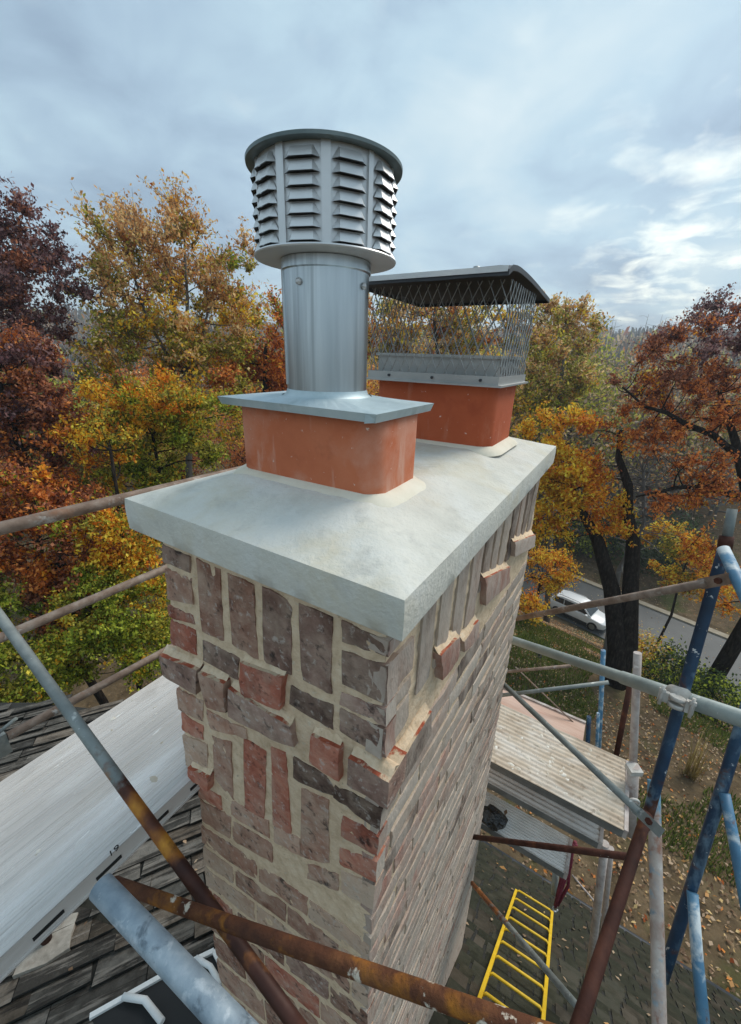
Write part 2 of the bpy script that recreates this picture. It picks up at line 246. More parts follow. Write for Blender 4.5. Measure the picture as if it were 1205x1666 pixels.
LF = dict(purple=leaf('leaf_purple_brown', (0.12, 0.054, 0.062), (0.228, 0.114, 0.12), (0.372, 0.216, 0.204)),
          maroon=leaf('leaf_red_brown', (0.18, 0.06, 0.034), (0.36, 0.122, 0.062), (0.574, 0.234, 0.118)),
          rust=leaf('leaf_rust_orange', (0.36, 0.089, 0.023), (0.651, 0.186, 0.038), (0.9, 0.339, 0.077)),
          orange=leaf('leaf_orange', (0.675, 0.178, 0.016), (0.9, 0.329, 0.023), (0.9, 0.516, 0.048)),
          gold=leaf('leaf_gold', (0.675, 0.302, 0.018), (0.9, 0.516, 0.029), (0.9, 0.714, 0.077)),
          tan=leaf('leaf_tan_gold', (0.495, 0.25, 0.086), (0.81, 0.428, 0.162), (0.9, 0.659, 0.306)),
          olive=leaf('leaf_olive', (0.212, 0.202, 0.025), (0.403, 0.372, 0.042), (0.659, 0.574, 0.095)),
          green=leaf('leaf_yellow_green', (0.127, 0.18, 0.018), (0.277, 0.34, 0.025), (0.552, 0.594, 0.062)),
          dgreen=leaf('leaf_dark_green', (0.022, 0.041, 0.014), (0.043, 0.075, 0.026), (0.08, 0.123, 0.046)),
          brown=leaf('leaf_dry_brown', (0.212, 0.127, 0.074), (0.403, 0.265, 0.16), (0.637, 0.467, 0.318)))
LITTER = material('leaf_litter_ground', ((0.055, 0.038, 0.022), (0.11, 0.078, 0.045), (0.19, 0.135, 0.08)), 2.2, 10, 0.95, 0, 0.8, 9, 0.05, spec=0.1,
                  layers=[((0.055, 0.075, 0.018), 0.35, 0.52, 0.64, 0.75), ((0.32, 0.22, 0.12), 12, 0.60, 0.68, 0.8), ((0.02, 0.016, 0.012), 7, 0.6, 0.7, 0.6)])
ASPHALT = material('wet_asphalt', ((0.055, 0.060, 0.062), (0.072, 0.078, 0.080), (0.095, 0.10, 0.10)), 0.6, 8, 0.6, 0, 0.3, 12, 0.01,
                   layers=[((0.16, 0.12, 0.07), 3.5, 0.68, 0.74, 0.6)])
KERB = material('pale_kerb_stone', ((0.22, 0.18, 0.13), (0.32, 0.27, 0.20), (0.40, 0.35, 0.28)), 2, 6, 0.9, 0, 0.2, 20, 0.01)
HILLM = material('hazy_wooded_hill', ((0.10, 0.11, 0.115), (0.15, 0.155, 0.155), (0.20, 0.195, 0.185)), 0.06, 8, 1.0, 0, 0.0)
GRASSM = leaf('grass_blade_green', (0.06, 0.09, 0.016), (0.11, 0.155, 0.026), (0.19, 0.23, 0.05))
DRYG = leaf('dry_grass_blade', (0.22, 0.15, 0.05), (0.34, 0.25, 0.09), (0.44, 0.34, 0.15))
PAINTW = material('white_car_paint', ((0.72, 0.73, 0.74), (0.78, 0.79, 0.80)), 1, 2, 0.25, 0, 0.0, spec=0.6)
GLASS = material('dark_car_glass', ((0.012, 0.014, 0.016), (0.02, 0.024, 0.026)), 1, 2, 0.08, 0, 0.0, spec=0.8)
RUBBER = material('black_rubber', ((0.012, 0.012, 0.012), (0.022, 0.022, 0.022)), 4, 3, 0.8, 0, 0.0)
ALLOY = material('alloy_wheel_grey', ((0.35, 0.35, 0.36), (0.45, 0.45, 0.46)), 3, 2, 0.35, 0.8, 0.0)
LAMPG = material('headlight_lens', ((0.6, 0.62, 0.64), (0.75, 0.77, 0.78)), 3, 2, 0.15, 0.3, 0.0)
TAILR = material('tail_light_red', ((0.35, 0.01, 0.01), (0.45, 0.02, 0.02)), 3, 2, 0.2, 0, 0.0)
BAG = material('black_plastic_bag', ((0.008, 0.008, 0.009), (0.014, 0.014, 0.015)), 9, 3, 0.22, 0, 0.9, 22, 0.02, spec=0.7)
ROPE = material('dark_red_cord', ((0.10, 0.012, 0.025), (0.17, 0.022, 0.04), (0.25, 0.05, 0.07)), 40, 4, 0.7, 0, 0.2, 200, 0.001)
WHITE = material('white_coated_metal', ((0.62, 0.63, 0.62), (0.72, 0.73, 0.72), (0.80, 0.80, 0.79)), 9, 5, 0.5, 0, 0.1, 50, 0.001, layers=[((0.35, 0.34, 0.32), 20, 0.62, 0.74, 0.5)])
CEMENTED = material('cement_caked_plate', ((0.20, 0.175, 0.145), (0.30, 0.27, 0.23), (0.42, 0.385, 0.335)), 24, 7, 0.9, 0, 0.6, 60, 0.004, layers=[((0.22, 0.14, 0.10), 16, 0.6, 0.7, 0.5)])
INK = material('black_marker_ink', ((0.015, 0.015, 0.015), (0.03, 0.03, 0.03)), 30, 3, 0.8, 0, 0.0)
WALLM = material('house_siding', ((0.34, 0.31, 0.27), (0.40, 0.37, 0.33)), 3, 4, 0.85, 0, 0.1, 20, 0.01)

# ------------------------------------------------------------------ mesh helpers
class MB:
    def __init__(s): s.v = []; s.f = []; s.mi = []; s.sm = []
    def add(s, vs, fs, mi=0, smooth=False):
        o = len(s.v); s.v += [tuple(map(float, v)) for v in vs]
        for f in fs: s.f.append(tuple(o + i for i in f)); s.mi.append(mi); s.sm.append(smooth)
    def box(s, c, X, Y, Z, mi=0):                         # half vectors
        c, X, Y, Z = map(np.array, (c, X, Y, Z))
        vs = [c + a * X + b * Y + d * Z for d in (-1, 1) for b in (-1, 1) for a in (-1, 1)]
        s.add(vs, [(0, 2, 3, 1), (4, 5, 7, 6), (0, 1, 5, 4), (2, 6, 7, 3), (0, 4, 6, 2), (1, 3, 7, 5)], mi)
    def aabox(s, x0, x1, y0, y1, z0, z1, mi=0):
        s.box(((x0 + x1) / 2, (y0 + y1) / 2, (z0 + z1) / 2), ((x1 - x0) / 2, 0, 0), (0, (y1 - y0) / 2, 0), (0, 0, (z1 - z0) / 2), mi)
    def tube(s, pts, rs, n=12, mi=0, caps=True, smooth=True, hollow=0.0, mis=None):
        pts = [np.array(p, float) for p in pts]
        if isinstance(rs, (int, float)): rs = [rs] * len(pts)
        o = len(s.v); up = None
        for i, p in enumerate(pts):
            t = pts[min(i + 1, len(pts) - 1)] - pts[max(i - 1, 0)]; t = t / (np.linalg.norm(t) + 1e-12)
            if up is None:
                a = np.array([0, 0, 1.0]) if abs(t[2]) < 0.9 else np.array([1.0, 0, 0]); up = np.cross(t, a)
            up = up - t * (up @ t); up /= np.linalg.norm(up) + 1e-12; w = np.cross(t, up)
            for k in range(n):
                an = 2 * math.pi * k / n; s.v.append(tuple(p + rs[i] * (math.cos(an) * up + math.sin(an) * w)))
        for i in range(len(pts) - 1):
            for k in range(n):
                s.f.append((o + i * n + k, o + i * n + (k + 1) % n, o + (i + 1) * n + (k + 1) % n, o + (i + 1) * n + k))
                s.mi.append(mis[i] if mis else mi); s.sm.append(smooth)
        if caps:
            for i, base in ((0, o), (len(pts) - 1, o + (len(pts) - 1) * n)):
                f = tuple(base + k for k in range(n)); s.f.append(f[::-1] if i == 0 else f); s.mi.append((mis[0] if i == 0 else mis[-1]) if mis else mi); s.sm.append(False)
    def lathe(s, c, prof, n=48, mi=0, smooth=True):       # prof: (r, z)
        o = len(s.v); c = np.array(c, float)
        for r, z in prof:
            for k in range(n):
                a = 2 * math.pi * k / n; s.v.append((c[0] + r * math.cos(a), c[1] + r * math.sin(a), c[2] + z))
        for i in range(len(prof) - 1):
            for k in range(n):
                s.f.append((o + i * n + k, o + i * n + (k + 1) % n, o + (i + 1) * n + (k + 1) % n, o + (i + 1) * n + k)); s.mi.append(mi); s.sm.append(smooth)
    def build(s, name, mats, parent=None, sharp=None):
        me = bpy.data.meshes.new(name); me.from_pydata(s.v, [], s.f)
        if not isinstance(mats, (list, tuple)): mats = [mats]
        for m in mats: me.materials.append(m)
        me.polygons.foreach_set('material_index', s.mi); me.polygons.foreach_set('use_smooth', s.sm); me.update()
        if sharp: me.set_sharp_from_angle(angle=math.radians(sharp))
        o = bpy.data.objects.new(name, me); COL.objects.link(o)
        if parent: o.parent = parent; o.matrix_parent_inverse = parent.matrix_world.inverted() if False else Matrix.Translation(-parent.location)
        return o
def thing(name, label, cat, loc=(0, 0, 0), group=None):
    o = bpy.data.objects.new(name, None); COL.objects.link(o); o.location = tuple(map(float, loc)); o.empty_display_size = 0.1
    o['label'] = label; o['category'] = cat
    if group: o['group'] = group
    return o
def tag(o, label, cat, group=None):
    o['label'] = label; o['category'] = cat
    if group: o['group'] = group
    return o
def nz(p, s): return mnoise.noise(Vector((p[0] * s, p[1] * s, p[2] * s)))

# ------------------------------------------------------------------ terrain, road
RN = np.array([0.28, 0.96]); RN /= np.linalg.norm(RN); RT = np.array([RN[1], -RN[0]])
ROADZ = -19.1
def prof(t):
    return np.interp(t, [-400, -40, 3, 8, 11, 16, 21, 27.5, 30, 40, 46, 70, 130, 260, 420, 700], [-9, -9, -9.2, -9.6, -10.0, -11.6, -14.6, -18.6, ROADZ - .15, ROADZ - .15, -18.2, -17, -13, 1, 17, 24])
def terr(x, y):
    x = np.asarray(x, float); y = np.asarray(y, float)
    t = x * RN[0] + y * RN[1]; u = x * RT[0] + y * RT[1]
    right = prof(t)
    r = np.hypot(x, y); left = np.interp(r, [0, 8, 30, 60, 130, 260, 420, 700], [-9, -9.4, -13, -15, -9, 4, 16, 22])
    k = np.clip((u + 38) / 16, 0, 1); k = k * k * (3 - 2 * k)
    z = left * (1 - k) + right * k
    road = np.clip(1 - np.abs(t - 35) / 7.5, 0, 1) ** 0.3 * k
    z = z + (np.sin(x * 0.31 + 1) * np.cos(y * 0.27) * 0.35 + np.sin(x * 0.9 + y * 0.7) * 0.08) * (1 - road)
    return z
def sheet(name, xs, ys, zf, m):
    X, Y = np.meshgrid(xs, ys); Z = zf(X, Y); nx, ny = len(xs), len(ys)
    v = np.stack([X, Y, Z], -1).reshape(-1, 3)
    i = np.arange(nx * ny).reshape(ny, nx)
    f = np.stack([i[:-1, :-1], i[:-1, 1:], i[1:, 1:], i[1:, :-1]], -1).reshape(-1, 4)
    return raw(name, v, f, [m], None, smooth=True)
def raw(name, v, f, mats, parent=None, mi=None, smooth=False):
    me = bpy.data.meshes.new(name); k = f.shape[1]
    me.vertices.add(len(v)); me.vertices.foreach_set('co', np.ascontiguousarray(v, dtype=np.float32).ravel())
    me.loops.add(f.size); me.loops.foreach_set('vertex_index', np.ascontiguousarray(f, dtype=np.int32).ravel())
    me.polygons.add(len(f)); me.polygons.foreach_set('loop_start', np.arange(0, f.size, k, dtype=np.int32))
    if smooth: me.polygons.foreach_set('use_smooth', np.ones(len(f), dtype=bool))
    for m in mats: me.materials.append(m)
    if mi is not None: me.polygons.foreach_set('material_index', mi.astype(np.int32))
    me.update(calc_edges=True)
    o = bpy.data.objects.new(name, me); COL.objects.link(o)
    if parent: o.parent = parent; o.matrix_parent_inverse = Matrix.Translation(-parent.location)
    return o
def axis(a, b, fine0, fine1, step, coarse):
    return np.unique(np.concatenate([np.arange(a, fine0, coarse), np.arange(fine0, fine1, step), np.arange(fine1, b + coarse, coarse)]))
g = sheet('ground', axis(-700, 700, -60, 50, 1.0, 20), axis(-300, 800, -5, 90, 1.0, 20), terr, LITTER); g['kind'] = 'structure'
def strip(name, t0, t1, z, m, u0=-6, u1=90, h=None, n=60):
    mb = MB(); us = np.linspace(u0, u1, n)
    for a, b_ in zip(us[:-1], us[1:]):
        q = [RT * a + RN * t0, RT * b_ + RN * t0, RT * b_ + RN * t1, RT * a + RN * t1]
        mb.add([(p[0], p[1], z) for p in q], [(0, 1, 2, 3)])
        if h:
            mb.add([(q[0][0], q[0][1], z - h), (q[1][0], q[1][1], z - h), (q[1][0], q[1][1], z), (q[0][0], q[0][1], z)], [(0, 1, 2, 3)])
    o = mb.build(name, m); o['kind'] = 'structure'; return o
strip('road', 29.6, 36.9, ROADZ, ASPHALT, -30, 90)
strip('kerb', 36.9, 37.5, ROADZ + 0.12, KERB, -30, 90, 0.14)

# leaf litter and grass on the yard (nobody could count it)
def quads(c, size, tilt, nrm=None):
    n = len(c); a = rng.uniform(0, 2 * math.pi, n)
    if nrm is None: nn = rng.normal(size=(n, 3)); nn[:, 2] = np.abs(nn[:, 2]) + tilt
    else: nn = nrm
    nn /= np.linalg.norm(nn, axis=1)[:, None]
    t = np.cross(nn, np.stack([np.cos(a), np.sin(a), 0.3 * np.sin(a * 3)], 1)); t /= np.linalg.norm(t, axis=1)[:, None] + 1e-9
    b = np.cross(nn, t); s = (size * rng.uniform(0.6, 1.4, n))[:, None]
    w = rng.uniform(0.38, 0.62, n)[:, None]
    v = np.stack([c - t * s * 0.5, c + b * s * w * 0.55 + nn * s * 0.08 - t * s * 0.05, c + t * s * 0.5 + nn * s * 0.04, c - b * s * w * 0.55 + nn * s * 0.08 - t * s * 0.05], 1).reshape(-1, 3)
    return v, np.arange(4 * n).reshape(n, 4)
def scatter(n, x0, x1, y0, y1, keep=None):
    x = rng.uniform(x0, x1, n); y = rng.uniform(y0, y1, n)
    if keep is not None:
        k = keep(x, y); x, y = x[k], y[k]
    return np.stack([x, y, terr(x, y)], 1)
roadfree = lambda x, y: np.abs(x * RN[0] + y * RN[1] - 33.5) > 4.2
def patchn(x, y, s=0.5): return np.array([mnoise.noise(Vector((a * s, b * s, 0.0))) for a, b in zip(x, y)])
c1 = scatter(60000, -8, 16, 2, 30, roadfree); c1 = c1[patchn(c1[:, 0], c1[:, 1]) < 0.25]; c1[:, 2] += rng.uniform(0.01, 0.06, len(c1))
c2 = scatter(16000, -15, 30, 37.5, 60); c2[:, 2] += 0.05
v, f = quads(np.concatenate([c1, c2]), 0.085, 1.5); v2 = v.copy()
o = raw('fallen_leaves', v, f, [LF['brown'], LF['tan'], LF['rust']], None, rng.choice(3, len(f), p=[.68, .2, .12])); o['kind'] = 'stuff'
c3 = scatter(900, -20, 30, 29.8, 36.7); c3[:, 2] = ROADZ + 0.02
v, f = quads(c3, 0.10, 4); o = raw('leaves_on_road', v, f, [LF['brown'], LF['tan']], None, rng.choice(2, len(f))); o['kind'] = 'stuff'
def blades(c, h, w, lean=0.35):
    n = len(c); a = rng.uniform(0, 2 * math.pi, n); d = np.stack([np.cos(a), np.sin(a), np.zeros(n)], 1)
    e = np.stack([-np.sin(a), np.cos(a), np.zeros(n)], 1); hh = (h * rng.uniform(0.5, 1.3, n))[:, None]
    tip = c + np.array([0, 0, 1]) * hh + e * hh * rng.normal(0, lean, n)[:, None]
    v = np.stack([c - d * w / 2, c + d * w / 2, tip], 1).reshape(-1, 3); return v, np.arange(3 * n).reshape(n, 3)
c4 = scatter(90000, -6, 9, 8, 21); c4 = c4[patchn(c4[:, 0] + 3, c4[:, 1], 0.28) + 0.35 * np.exp(-((c4[:, 0] - 0.3) ** 2 + (c4[:, 1] - 15) ** 2) / 18) > 0.06]
v, f = blades(c4, 0.16, 0.03); o = raw('grass', v, f, [GRASSM]); o['kind'] = 'stuff'

# far hills behind the wood
def hill(name, az0, az1, r, top, base, seed, m):
    mb = MB(); n = 60; az = np.linspace(math.radians(az0), math.radians(az1), n); vs = []; fs = []
    for i, a in enumerate(az):
        k = math.sin(math.pi * i / (n - 1)) ** 0.5
        for j in range(7):
            q = j / 6; rr = r + 160 * q; h = base + (top * k + 5 * mnoise.noise(Vector((i * 0.17, seed, 0))) * k + 2.2 * mnoise.noise(Vector((i * 0.9, seed, j))) - base) * (1 - (1 - q) ** 2)
            vs.append((rr * math.sin(a), rr * math.cos(a), h))
    for i in range(n - 1):
        for j in range(6): fs.append((i * 7 + j, (i + 1) * 7 + j, (i + 1) * 7 + j + 1, i * 7 + j + 1))
    mb.add(vs, fs, 0, True); o = mb.build(name, m); o['kind'] = 'structure'; return o
hill('hills', -115, 75, 330, 26, -20, 3.0, HILLM)

n = 90000; az = rng.uniform(math.radians(-110), math.radians(60), n); r_ = 62 + 300 * rng.uniform(0, 1, n) ** 1.5
x_, y_ = r_ * np.sin(az), r_ * np.cos(az); hh = rng.uniform(0, 1, n); z_ = terr(x_, y_)
t_ = x_ * RN[0] + y_ * RN[1]; k_ = (t_ > 44) | (x_ * RT[0] + y_ * RT[1] < -40); x_, y_, z_, hh, r_ = x_[k_], y_[k_], z_[k_], hh[k_], r_[k_]; n = len(x_)
tall = 5 + 7 * (patchn(x_, y_, 0.05) + .5); zt_ = z_ + hh * tall
wd_ = (.10 + .9 * (hh > .35)) * r_ / 130 * rng.uniform(.5, 1.3, n); a_ = rng.uniform(0, 6.28, n); dx = np.stack([np.cos(a_), np.sin(a_), np.zeros(n)], 1) * (wd_ * .35)[:, None]
up_ = np.stack([rng.normal(0, .3, n), rng.normal(0, .3, n), np.ones(n)], 1) * (wd_ * 1.3)[:, None]; c_ = np.stack([x_, y_, zt_], 1)
v = np.stack([c_ - dx - up_, c_ + dx * .6 - up_ * .9, c_ + dx + up_, c_ - dx * .5 + up_ * .8], 1).reshape(-1, 3)
pk = patchn(x_, y_, .03) + rng.normal(0, .22, n); mi_ = np.where(pk < -.22, 1, np.where(pk > .34, 2, np.where(pk > .26, 3, 0)))
o = raw('distant_woods', v, np.arange(4 * n).reshape(n, 4), [TWIG, LF['brown'], LF['olive'], LF['rust']], None, mi_); o['kind'] = 'stuff'
# ------------------------------------------------------------------ trees
def skeleton(mb, base, trunk, tips, tr, mi=0, nseg=5, minr=0.012, up=0.25, end=.45):
    """trunk: list of points from the base; tips: clump centres. Limbs grow from the nearest earlier node, bending upward."""
    nodes = [np.array(p, float) for p in trunk]; rad = list(np.linspace(tr, tr * end, len(nodes)))
    mb.tube(nodes, rad, 8, mi)
    fine = []; fr = []
    for i in range(len(nodes) - 1):
        for q in np.linspace(0, 1, 8)[:-1]:
            if i == 0 and q < 0.45 and len(nodes) > 2: continue
            fine.append(nodes[i] * (1 - q) + nodes[i + 1] * q); fr.append(rad[i] * (1 - q) + rad[i + 1] * q)
    fine.append(nodes[-1]); fr.append(rad[-1])
    P = np.array(fine); R = np.array(fr)
    ctr = P.mean(0); order = np.argsort([np.min(np.linalg.norm(P - t, axis=1)) for t in tips])
    for k in order:
        t = np.array(tips[k]); d = t - P; dist = np.linalg.norm(d, axis=1)
        cost = dist + np.maximum(0, -d[:, 2]) * 1.4 + (0.02 / np.maximum(R, 0.01)) * 0.4
        j = int(np.argmin(cost)); a = P[j]; L_ = dist[j]
        if L_ < 0.05: continue
        r0 = min(R[j] * 0.72, max(minr * 2, 0.016 * L_ + minr)); pts = []; qs = np.linspace(0, 1, nseg + 1)
        side = rng.normal(size=3) * 0.08 * L_
        for q in qs: pts.append(a * (1 - q) + t * q + np.array([0, 0, -1]) * up * L_ * 0.5 * q * (1 - q) * (1 if d[j][2] > 0 else -1) + side * math.sin(q * math.pi))
        rs = np.linspace(r0, max(minr * 0.5, r0 * 0.35), nseg + 1); mb.tube(pts, list(rs), 5, mi, caps=False)
        P = np.concatenate([P, np.array(pts[1:])]); R = np.concatenate([R, rs[1:]])
def ellip(n, c, r, shell=0.5):
    d = rng.normal(size=(n, 3)); d /= np.linalg.norm(d, axis=1)[:, None]; q = rng.uniform(0, 1, n) ** (1 / 3) * (1 - shell) + shell * rng.uniform(0.75, 1, n)
    return np.array(c) + d * q[:, None] * np.array(r)
RIGHT, FWD = np.array([RM[0][0], RM[0][1], 0]), np.array([RM[2][0], RM[2][1], 0])
RIGHT /= np.linalg.norm(RIGHT); FWD /= np.linalg.norm(FWD)
def crown_at(px, py, d, rx, ry, deep=0.8):                # crown blob seen at a photo point, d metres away
    k = d / F; return (W(px, py, d), rx * k, ry * k, rx * k * deep)
def make_tree(name, label, base_px, blobs, pal, bark, tr, clumps, per, size, group=None, csz=0.55, vert=1.0, trunkpts=None, based=None, twigs=0, hcol=None, leafk=2.3, subr=0.85):
    """blobs: crown_at() ellipsoids; pal: [(leaf material, weight)]; hcol(z01)->weights by height"""
    d = based; bx = W(base_px, 900, d); base = np.array([bx[0], bx[1], float(terr(bx[0], bx[1]))])
    t = thing(name, label, 'tree', base, group)
    vols = np.array([b_[1] * b_[2] * b_[3] for b_ in blobs]) ** 0.8; vols /= vols.sum(); tips = []
    for b_, w in zip(blobs, vols):
        n = max(3, int(clumps * w)); e = ellip(n, (0, 0, 0), (1, 1, 1), 0.45)
        tips.append(b_[0] + e[:, :1] * b_[1] * RIGHT + e[:, 1:2] * b_[3] * FWD + e[:, 2:] * b_[2] * np.array([0, 0, 1]))
    tips = np.concatenate(tips); cen = tips.mean(0)
    if trunkpts is None:
        top = np.array([cen[0] * 0.8 + base[0] * 0.2, cen[1] * 0.8 + base[1] * 0.2, cen[2] + 0.35 * (tips[:, 2].max() - cen[2])])
        mid = base * 0.5 + top * 0.5 + np.array([rng.normal() * 0.25, rng.normal() * 0.25, 0]); trunks = [[base - [0, 0, 0.3], base * 0.8 + mid * 0.2, mid, (mid + top) / 2 + rng.normal(size=3) * 0.2, top]]
    else: trunks = [[np.array(p, float) for p in tp] for tp in trunkpts]
    mb = MB()
    for i, tp in enumerate(trunks):
        mine = [q for q in tips if i == int(np.argmin([min(np.linalg.norm(q - np.array(p)) for p in tp2[1:]) for tp2 in trunks]))]
        if twigs: mine = mine + [q + rng.normal(size=3) * csz * np.array([1, 1, 1.2]) for q in mine for _ in range(twigs)]
        skeleton(mb, base, tp, mine, tr * (1 if i == 0 else subr), end=.22 if trunkpts is not None else .45)
    mb.build('trunk', bark, t)
    if per:
        nt_ = 9; cs = csz * rng.uniform(0.7, 1.35, len(tips)); pl_ = max(4, int(per * leafk / nt_)); T0 = np.repeat(tips, nt_, 0)
        outw = (T0 - cen); outw /= np.linalg.norm(outw, axis=1)[:, None] + 1e-6
        dv = rng.normal(size=T0.shape) * np.array([1, 1, .75]) + outw * .55 + np.array([0, 0, .45 * vert]); dv /= np.linalg.norm(dv, axis=1)[:, None]
        tl = np.repeat(cs, nt_) * rng.uniform(.7, 1.5, len(T0)); T1 = T0 + dv * tl[:, None]
        # twigs
        e1 = np.cross(dv, np.array([.3, .2, .9])); e1 /= np.linalg.norm(e1, axis=1)[:, None]; e2 = np.cross(dv, e1); tv = []
        for P_, r_ in ((T0, .012), (T1, .003)):
            for k in range(3): an = 2.094 * k; tv.append(P_ + r_ * based / 13 * (math.cos(an) * e1 + math.sin(an) * e2))
        tv = np.stack(tv, 1).reshape(-1, 3); o6 = np.arange(len(T0))[:, None] * 6
        tf = np.concatenate([o6 + np.array([[k, (k + 1) % 3, 3 + (k + 1) % 3, 3 + k]]) for k in range(3)]); raw('twigs', tv, tf, [bark], t)['kind'] = 'stuff'
        n = len(T0) * pl_; q = rng.uniform(.0, 1.05, (len(T0), pl_, 1))
        c = (T0[:, None] * (1 - q) + T1[:, None] * q).reshape(-1, 3) + rng.normal(size=(n, 3)) * size * np.array([.6, .6, .5]); ci = np.repeat(np.arange(len(tips)), nt_ * pl_)
        z01 = np.clip((c[:, 2] - tips[:, 2].min()) / (np.ptp(tips[:, 2]) + 1e-6), 0, 1)
        nm = len(pal); w = np.array([p[1] for p in pal], float)
        cl = rng.gumbel(size=(len(tips), nm)) * 0.8                       # colours hold together by clump
        wt = np.log(w + 1e-9)[None, :] + cl[ci] + rng.gumbel(size=(n, nm)) * 0.45
        if hcol is not None: wt = wt + hcol(z01, c)
        mi = np.argmax(wt, 1)
        v, f = quads(c, size, 0.2); raw('crown', v, f, [LF[p[0]] for p in pal], t, mi)['kind'] = 'stuff'
    return t
BACK = 'trees of the autumn wood around the house'
# left side, far to near
make_tree('maple_tree', 'tall gold and olive tree rising alone against the sky, louvered cap to its side', 306,
          [crown_at(290, 495, 15, 140, 115), crown_at(205, 440, 15, 50, 92, 1.2), crown_at(290, 430, 15, 50, 88, 1.2), crown_at(375, 455, 15, 48, 88, 1.2), crown_at(245, 590, 15, 110, 80), crown_at(340, 640, 15, 90, 90)],
          [('tan', 1.0), ('olive', 1.0), ('gold', .5), ('rust', .22), ('green', .3)], BARKG, 0.15, 210, 105, 0.125, based=15, csz=0.72, vert=1.9, subr=.5,
          trunkpts=[[W(306, 1100, 15), W(308, 800, 15), W(306, 640, 15), W(296, 560, 15), W(275, 460, 15), W(262, 380, 15)], [W(306, 640, 15), W(325, 560, 15.2), W(345, 480, 15.2), W(362, 400, 15.2)], [W(300, 590, 15), W(305, 490, 14.6), W(300, 400, 14.6), W(298, 330, 14.6)],
                    [W(290, 610, 15), W(240, 520, 14.8), W(215, 440, 14.8), W(205, 360, 14.8)]],
          hcol=lambda z, c: np.stack([3.4 * (z - .45), 0.6 - 2 * np.abs(z - .42), 0.7 - 1.0 * z, 1.0 - 1.2 * np.abs(z - .7), 2.6 * (.35 - z)], 1))
make_tree('purple_maple', 'dark purple-leaved tree cut by the frame edge, tallest at that side', -35,
          [crown_at(20, 400, 13, 75, 75), crown_at(60, 480, 13, 75, 70), crown_at(-60, 440, 13, 90, 130), crown_at(-5, 330, 13, 32, 36, 1.5)],
          [('purple', 1.0), ('maroon', .25)], BARK, 0.2, 130, 105, 0.12, based=13.5, csz=0.56, vert=1.5)
make_tree('oak_tree', 'red-brown leafed tree below the purple one, beside the top guard rail', 20,
          [crown_at(30, 640, 10.5, 90, 90), crown_at(70, 720, 10.5, 80, 60), crown_at(-40, 620, 10.5, 70, 120)],
          [('maroon', 1.0), ('purple', .4), ('rust', .3)], BARK, 0.16, 130, 115, 0.098, based=10.5, csz=0.46)
make_tree('oak_tree', 'rust-orange tree standing low between the guard rails', 110,
          [crown_at(105, 880, 9.5, 100, 90), crown_at(50, 820, 9.5, 70, 60), crown_at(120, 980, 9.5, 70, 60)],
          [('rust', 1.0), ('maroon', .7), ('orange', .15), ('green', .12)], BARK, 0.12, 130, 115, 0.09, based=9.5, csz=0.42)
make_tree('rust_beech', 'rust-orange tree showing beside the galvanised flue pipe', 440,
          [crown_at(432, 560, 19, 60, 70), crown_at(400, 620, 19, 55, 60), crown_at(480, 600, 19, 60, 80)],
          [('rust', 1.0), ('orange', .25), ('olive', .25)], BARK, 0.18, 90, 90, 0.16, based=19, csz=0.7)
make_tree('young_maple', 'bright yellow-green tree under the tall gold tree, behind the cement crown', 265,
          [crown_at(250, 720, 12.5, 75, 65), crown_at(330, 700, 12.5, 60, 60), crown_at(215, 800, 12.5, 70, 60), crown_at(250, 690, 12.5, 60, 45)],
          [('green', 1.0), ('olive', .8), ('gold', .5)], BARK, 0.10, 110, 105, 0.105, based=12.5, csz=0.46)
make_tree('young_maple', 'golden yellow sapling crown close behind the corner of the cement crown', 175,
          [crown_at(165, 725, 10.2, 48, 40), crown_at(190, 870, 9.4, 70, 60), crown_at(240, 920, 9.2, 40, 60), crown_at(175, 650, 10.4, 42, 30), crown_at(270, 650, 11, 40, 34)],
          [('gold', 1.0), ('orange', .55), ('green', .25), ('olive', .2)], BARK, 0.08, 75, 100, 0.085, based=10.2, csz=0.38)
make_tree('green_maple', 'low yellow-green tree at the roof edge beneath the lowest guard rail', 60,
          [crown_at(55, 1080, 8.5, 85, 55), crown_at(180, 1000, 9, 80, 70), crown_at(0, 1010, 8.5, 50, 50), crown_at(230, 1050, 9, 50, 60)],
          [('green', 1.0), ('olive', .55), ('gold', .2)], BARK, 0.10, 150, 130, 0.075, based=8.8, csz=0.36)
# behind the two flues
make_tree('gold_poplar', 'golden tree seen through the wire mesh of the rectangular cap', 690,
          [crown_at(690, 545, 26, 75, 55), crown_at(770, 540, 26, 70, 50), crown_at(620, 530, 24, 50, 60)],
          [('tan', .8), ('gold', .6), ('olive', .6), ('rust', .35)], BARK, 0.2, 110, 80, 0.2, based=26, csz=0.9)
make_tree('pale_poplar', 'pale olive-gold tree just right of the mesh cap, top against sky', 915,
          [crown_at(920, 560, 26, 55, 55), crown_at(945, 525, 26, 32, 30), crown_at(895, 610, 25, 60, 60), crown_at(875, 530, 26, 30, 36), crown_at(860, 660, 24, 40, 60)],
          [('tan', .9), ('olive', 1.0), ('gold', .3), ('green', .25)], BARKG, 0.22, 110, 80, 0.19, based=26, csz=0.85, vert=1.4,
          hcol=lambda z, c: np.stack([2.2 * (z - .5), 0 * z, 0 * z, 2 * (.4 - z)], 1))
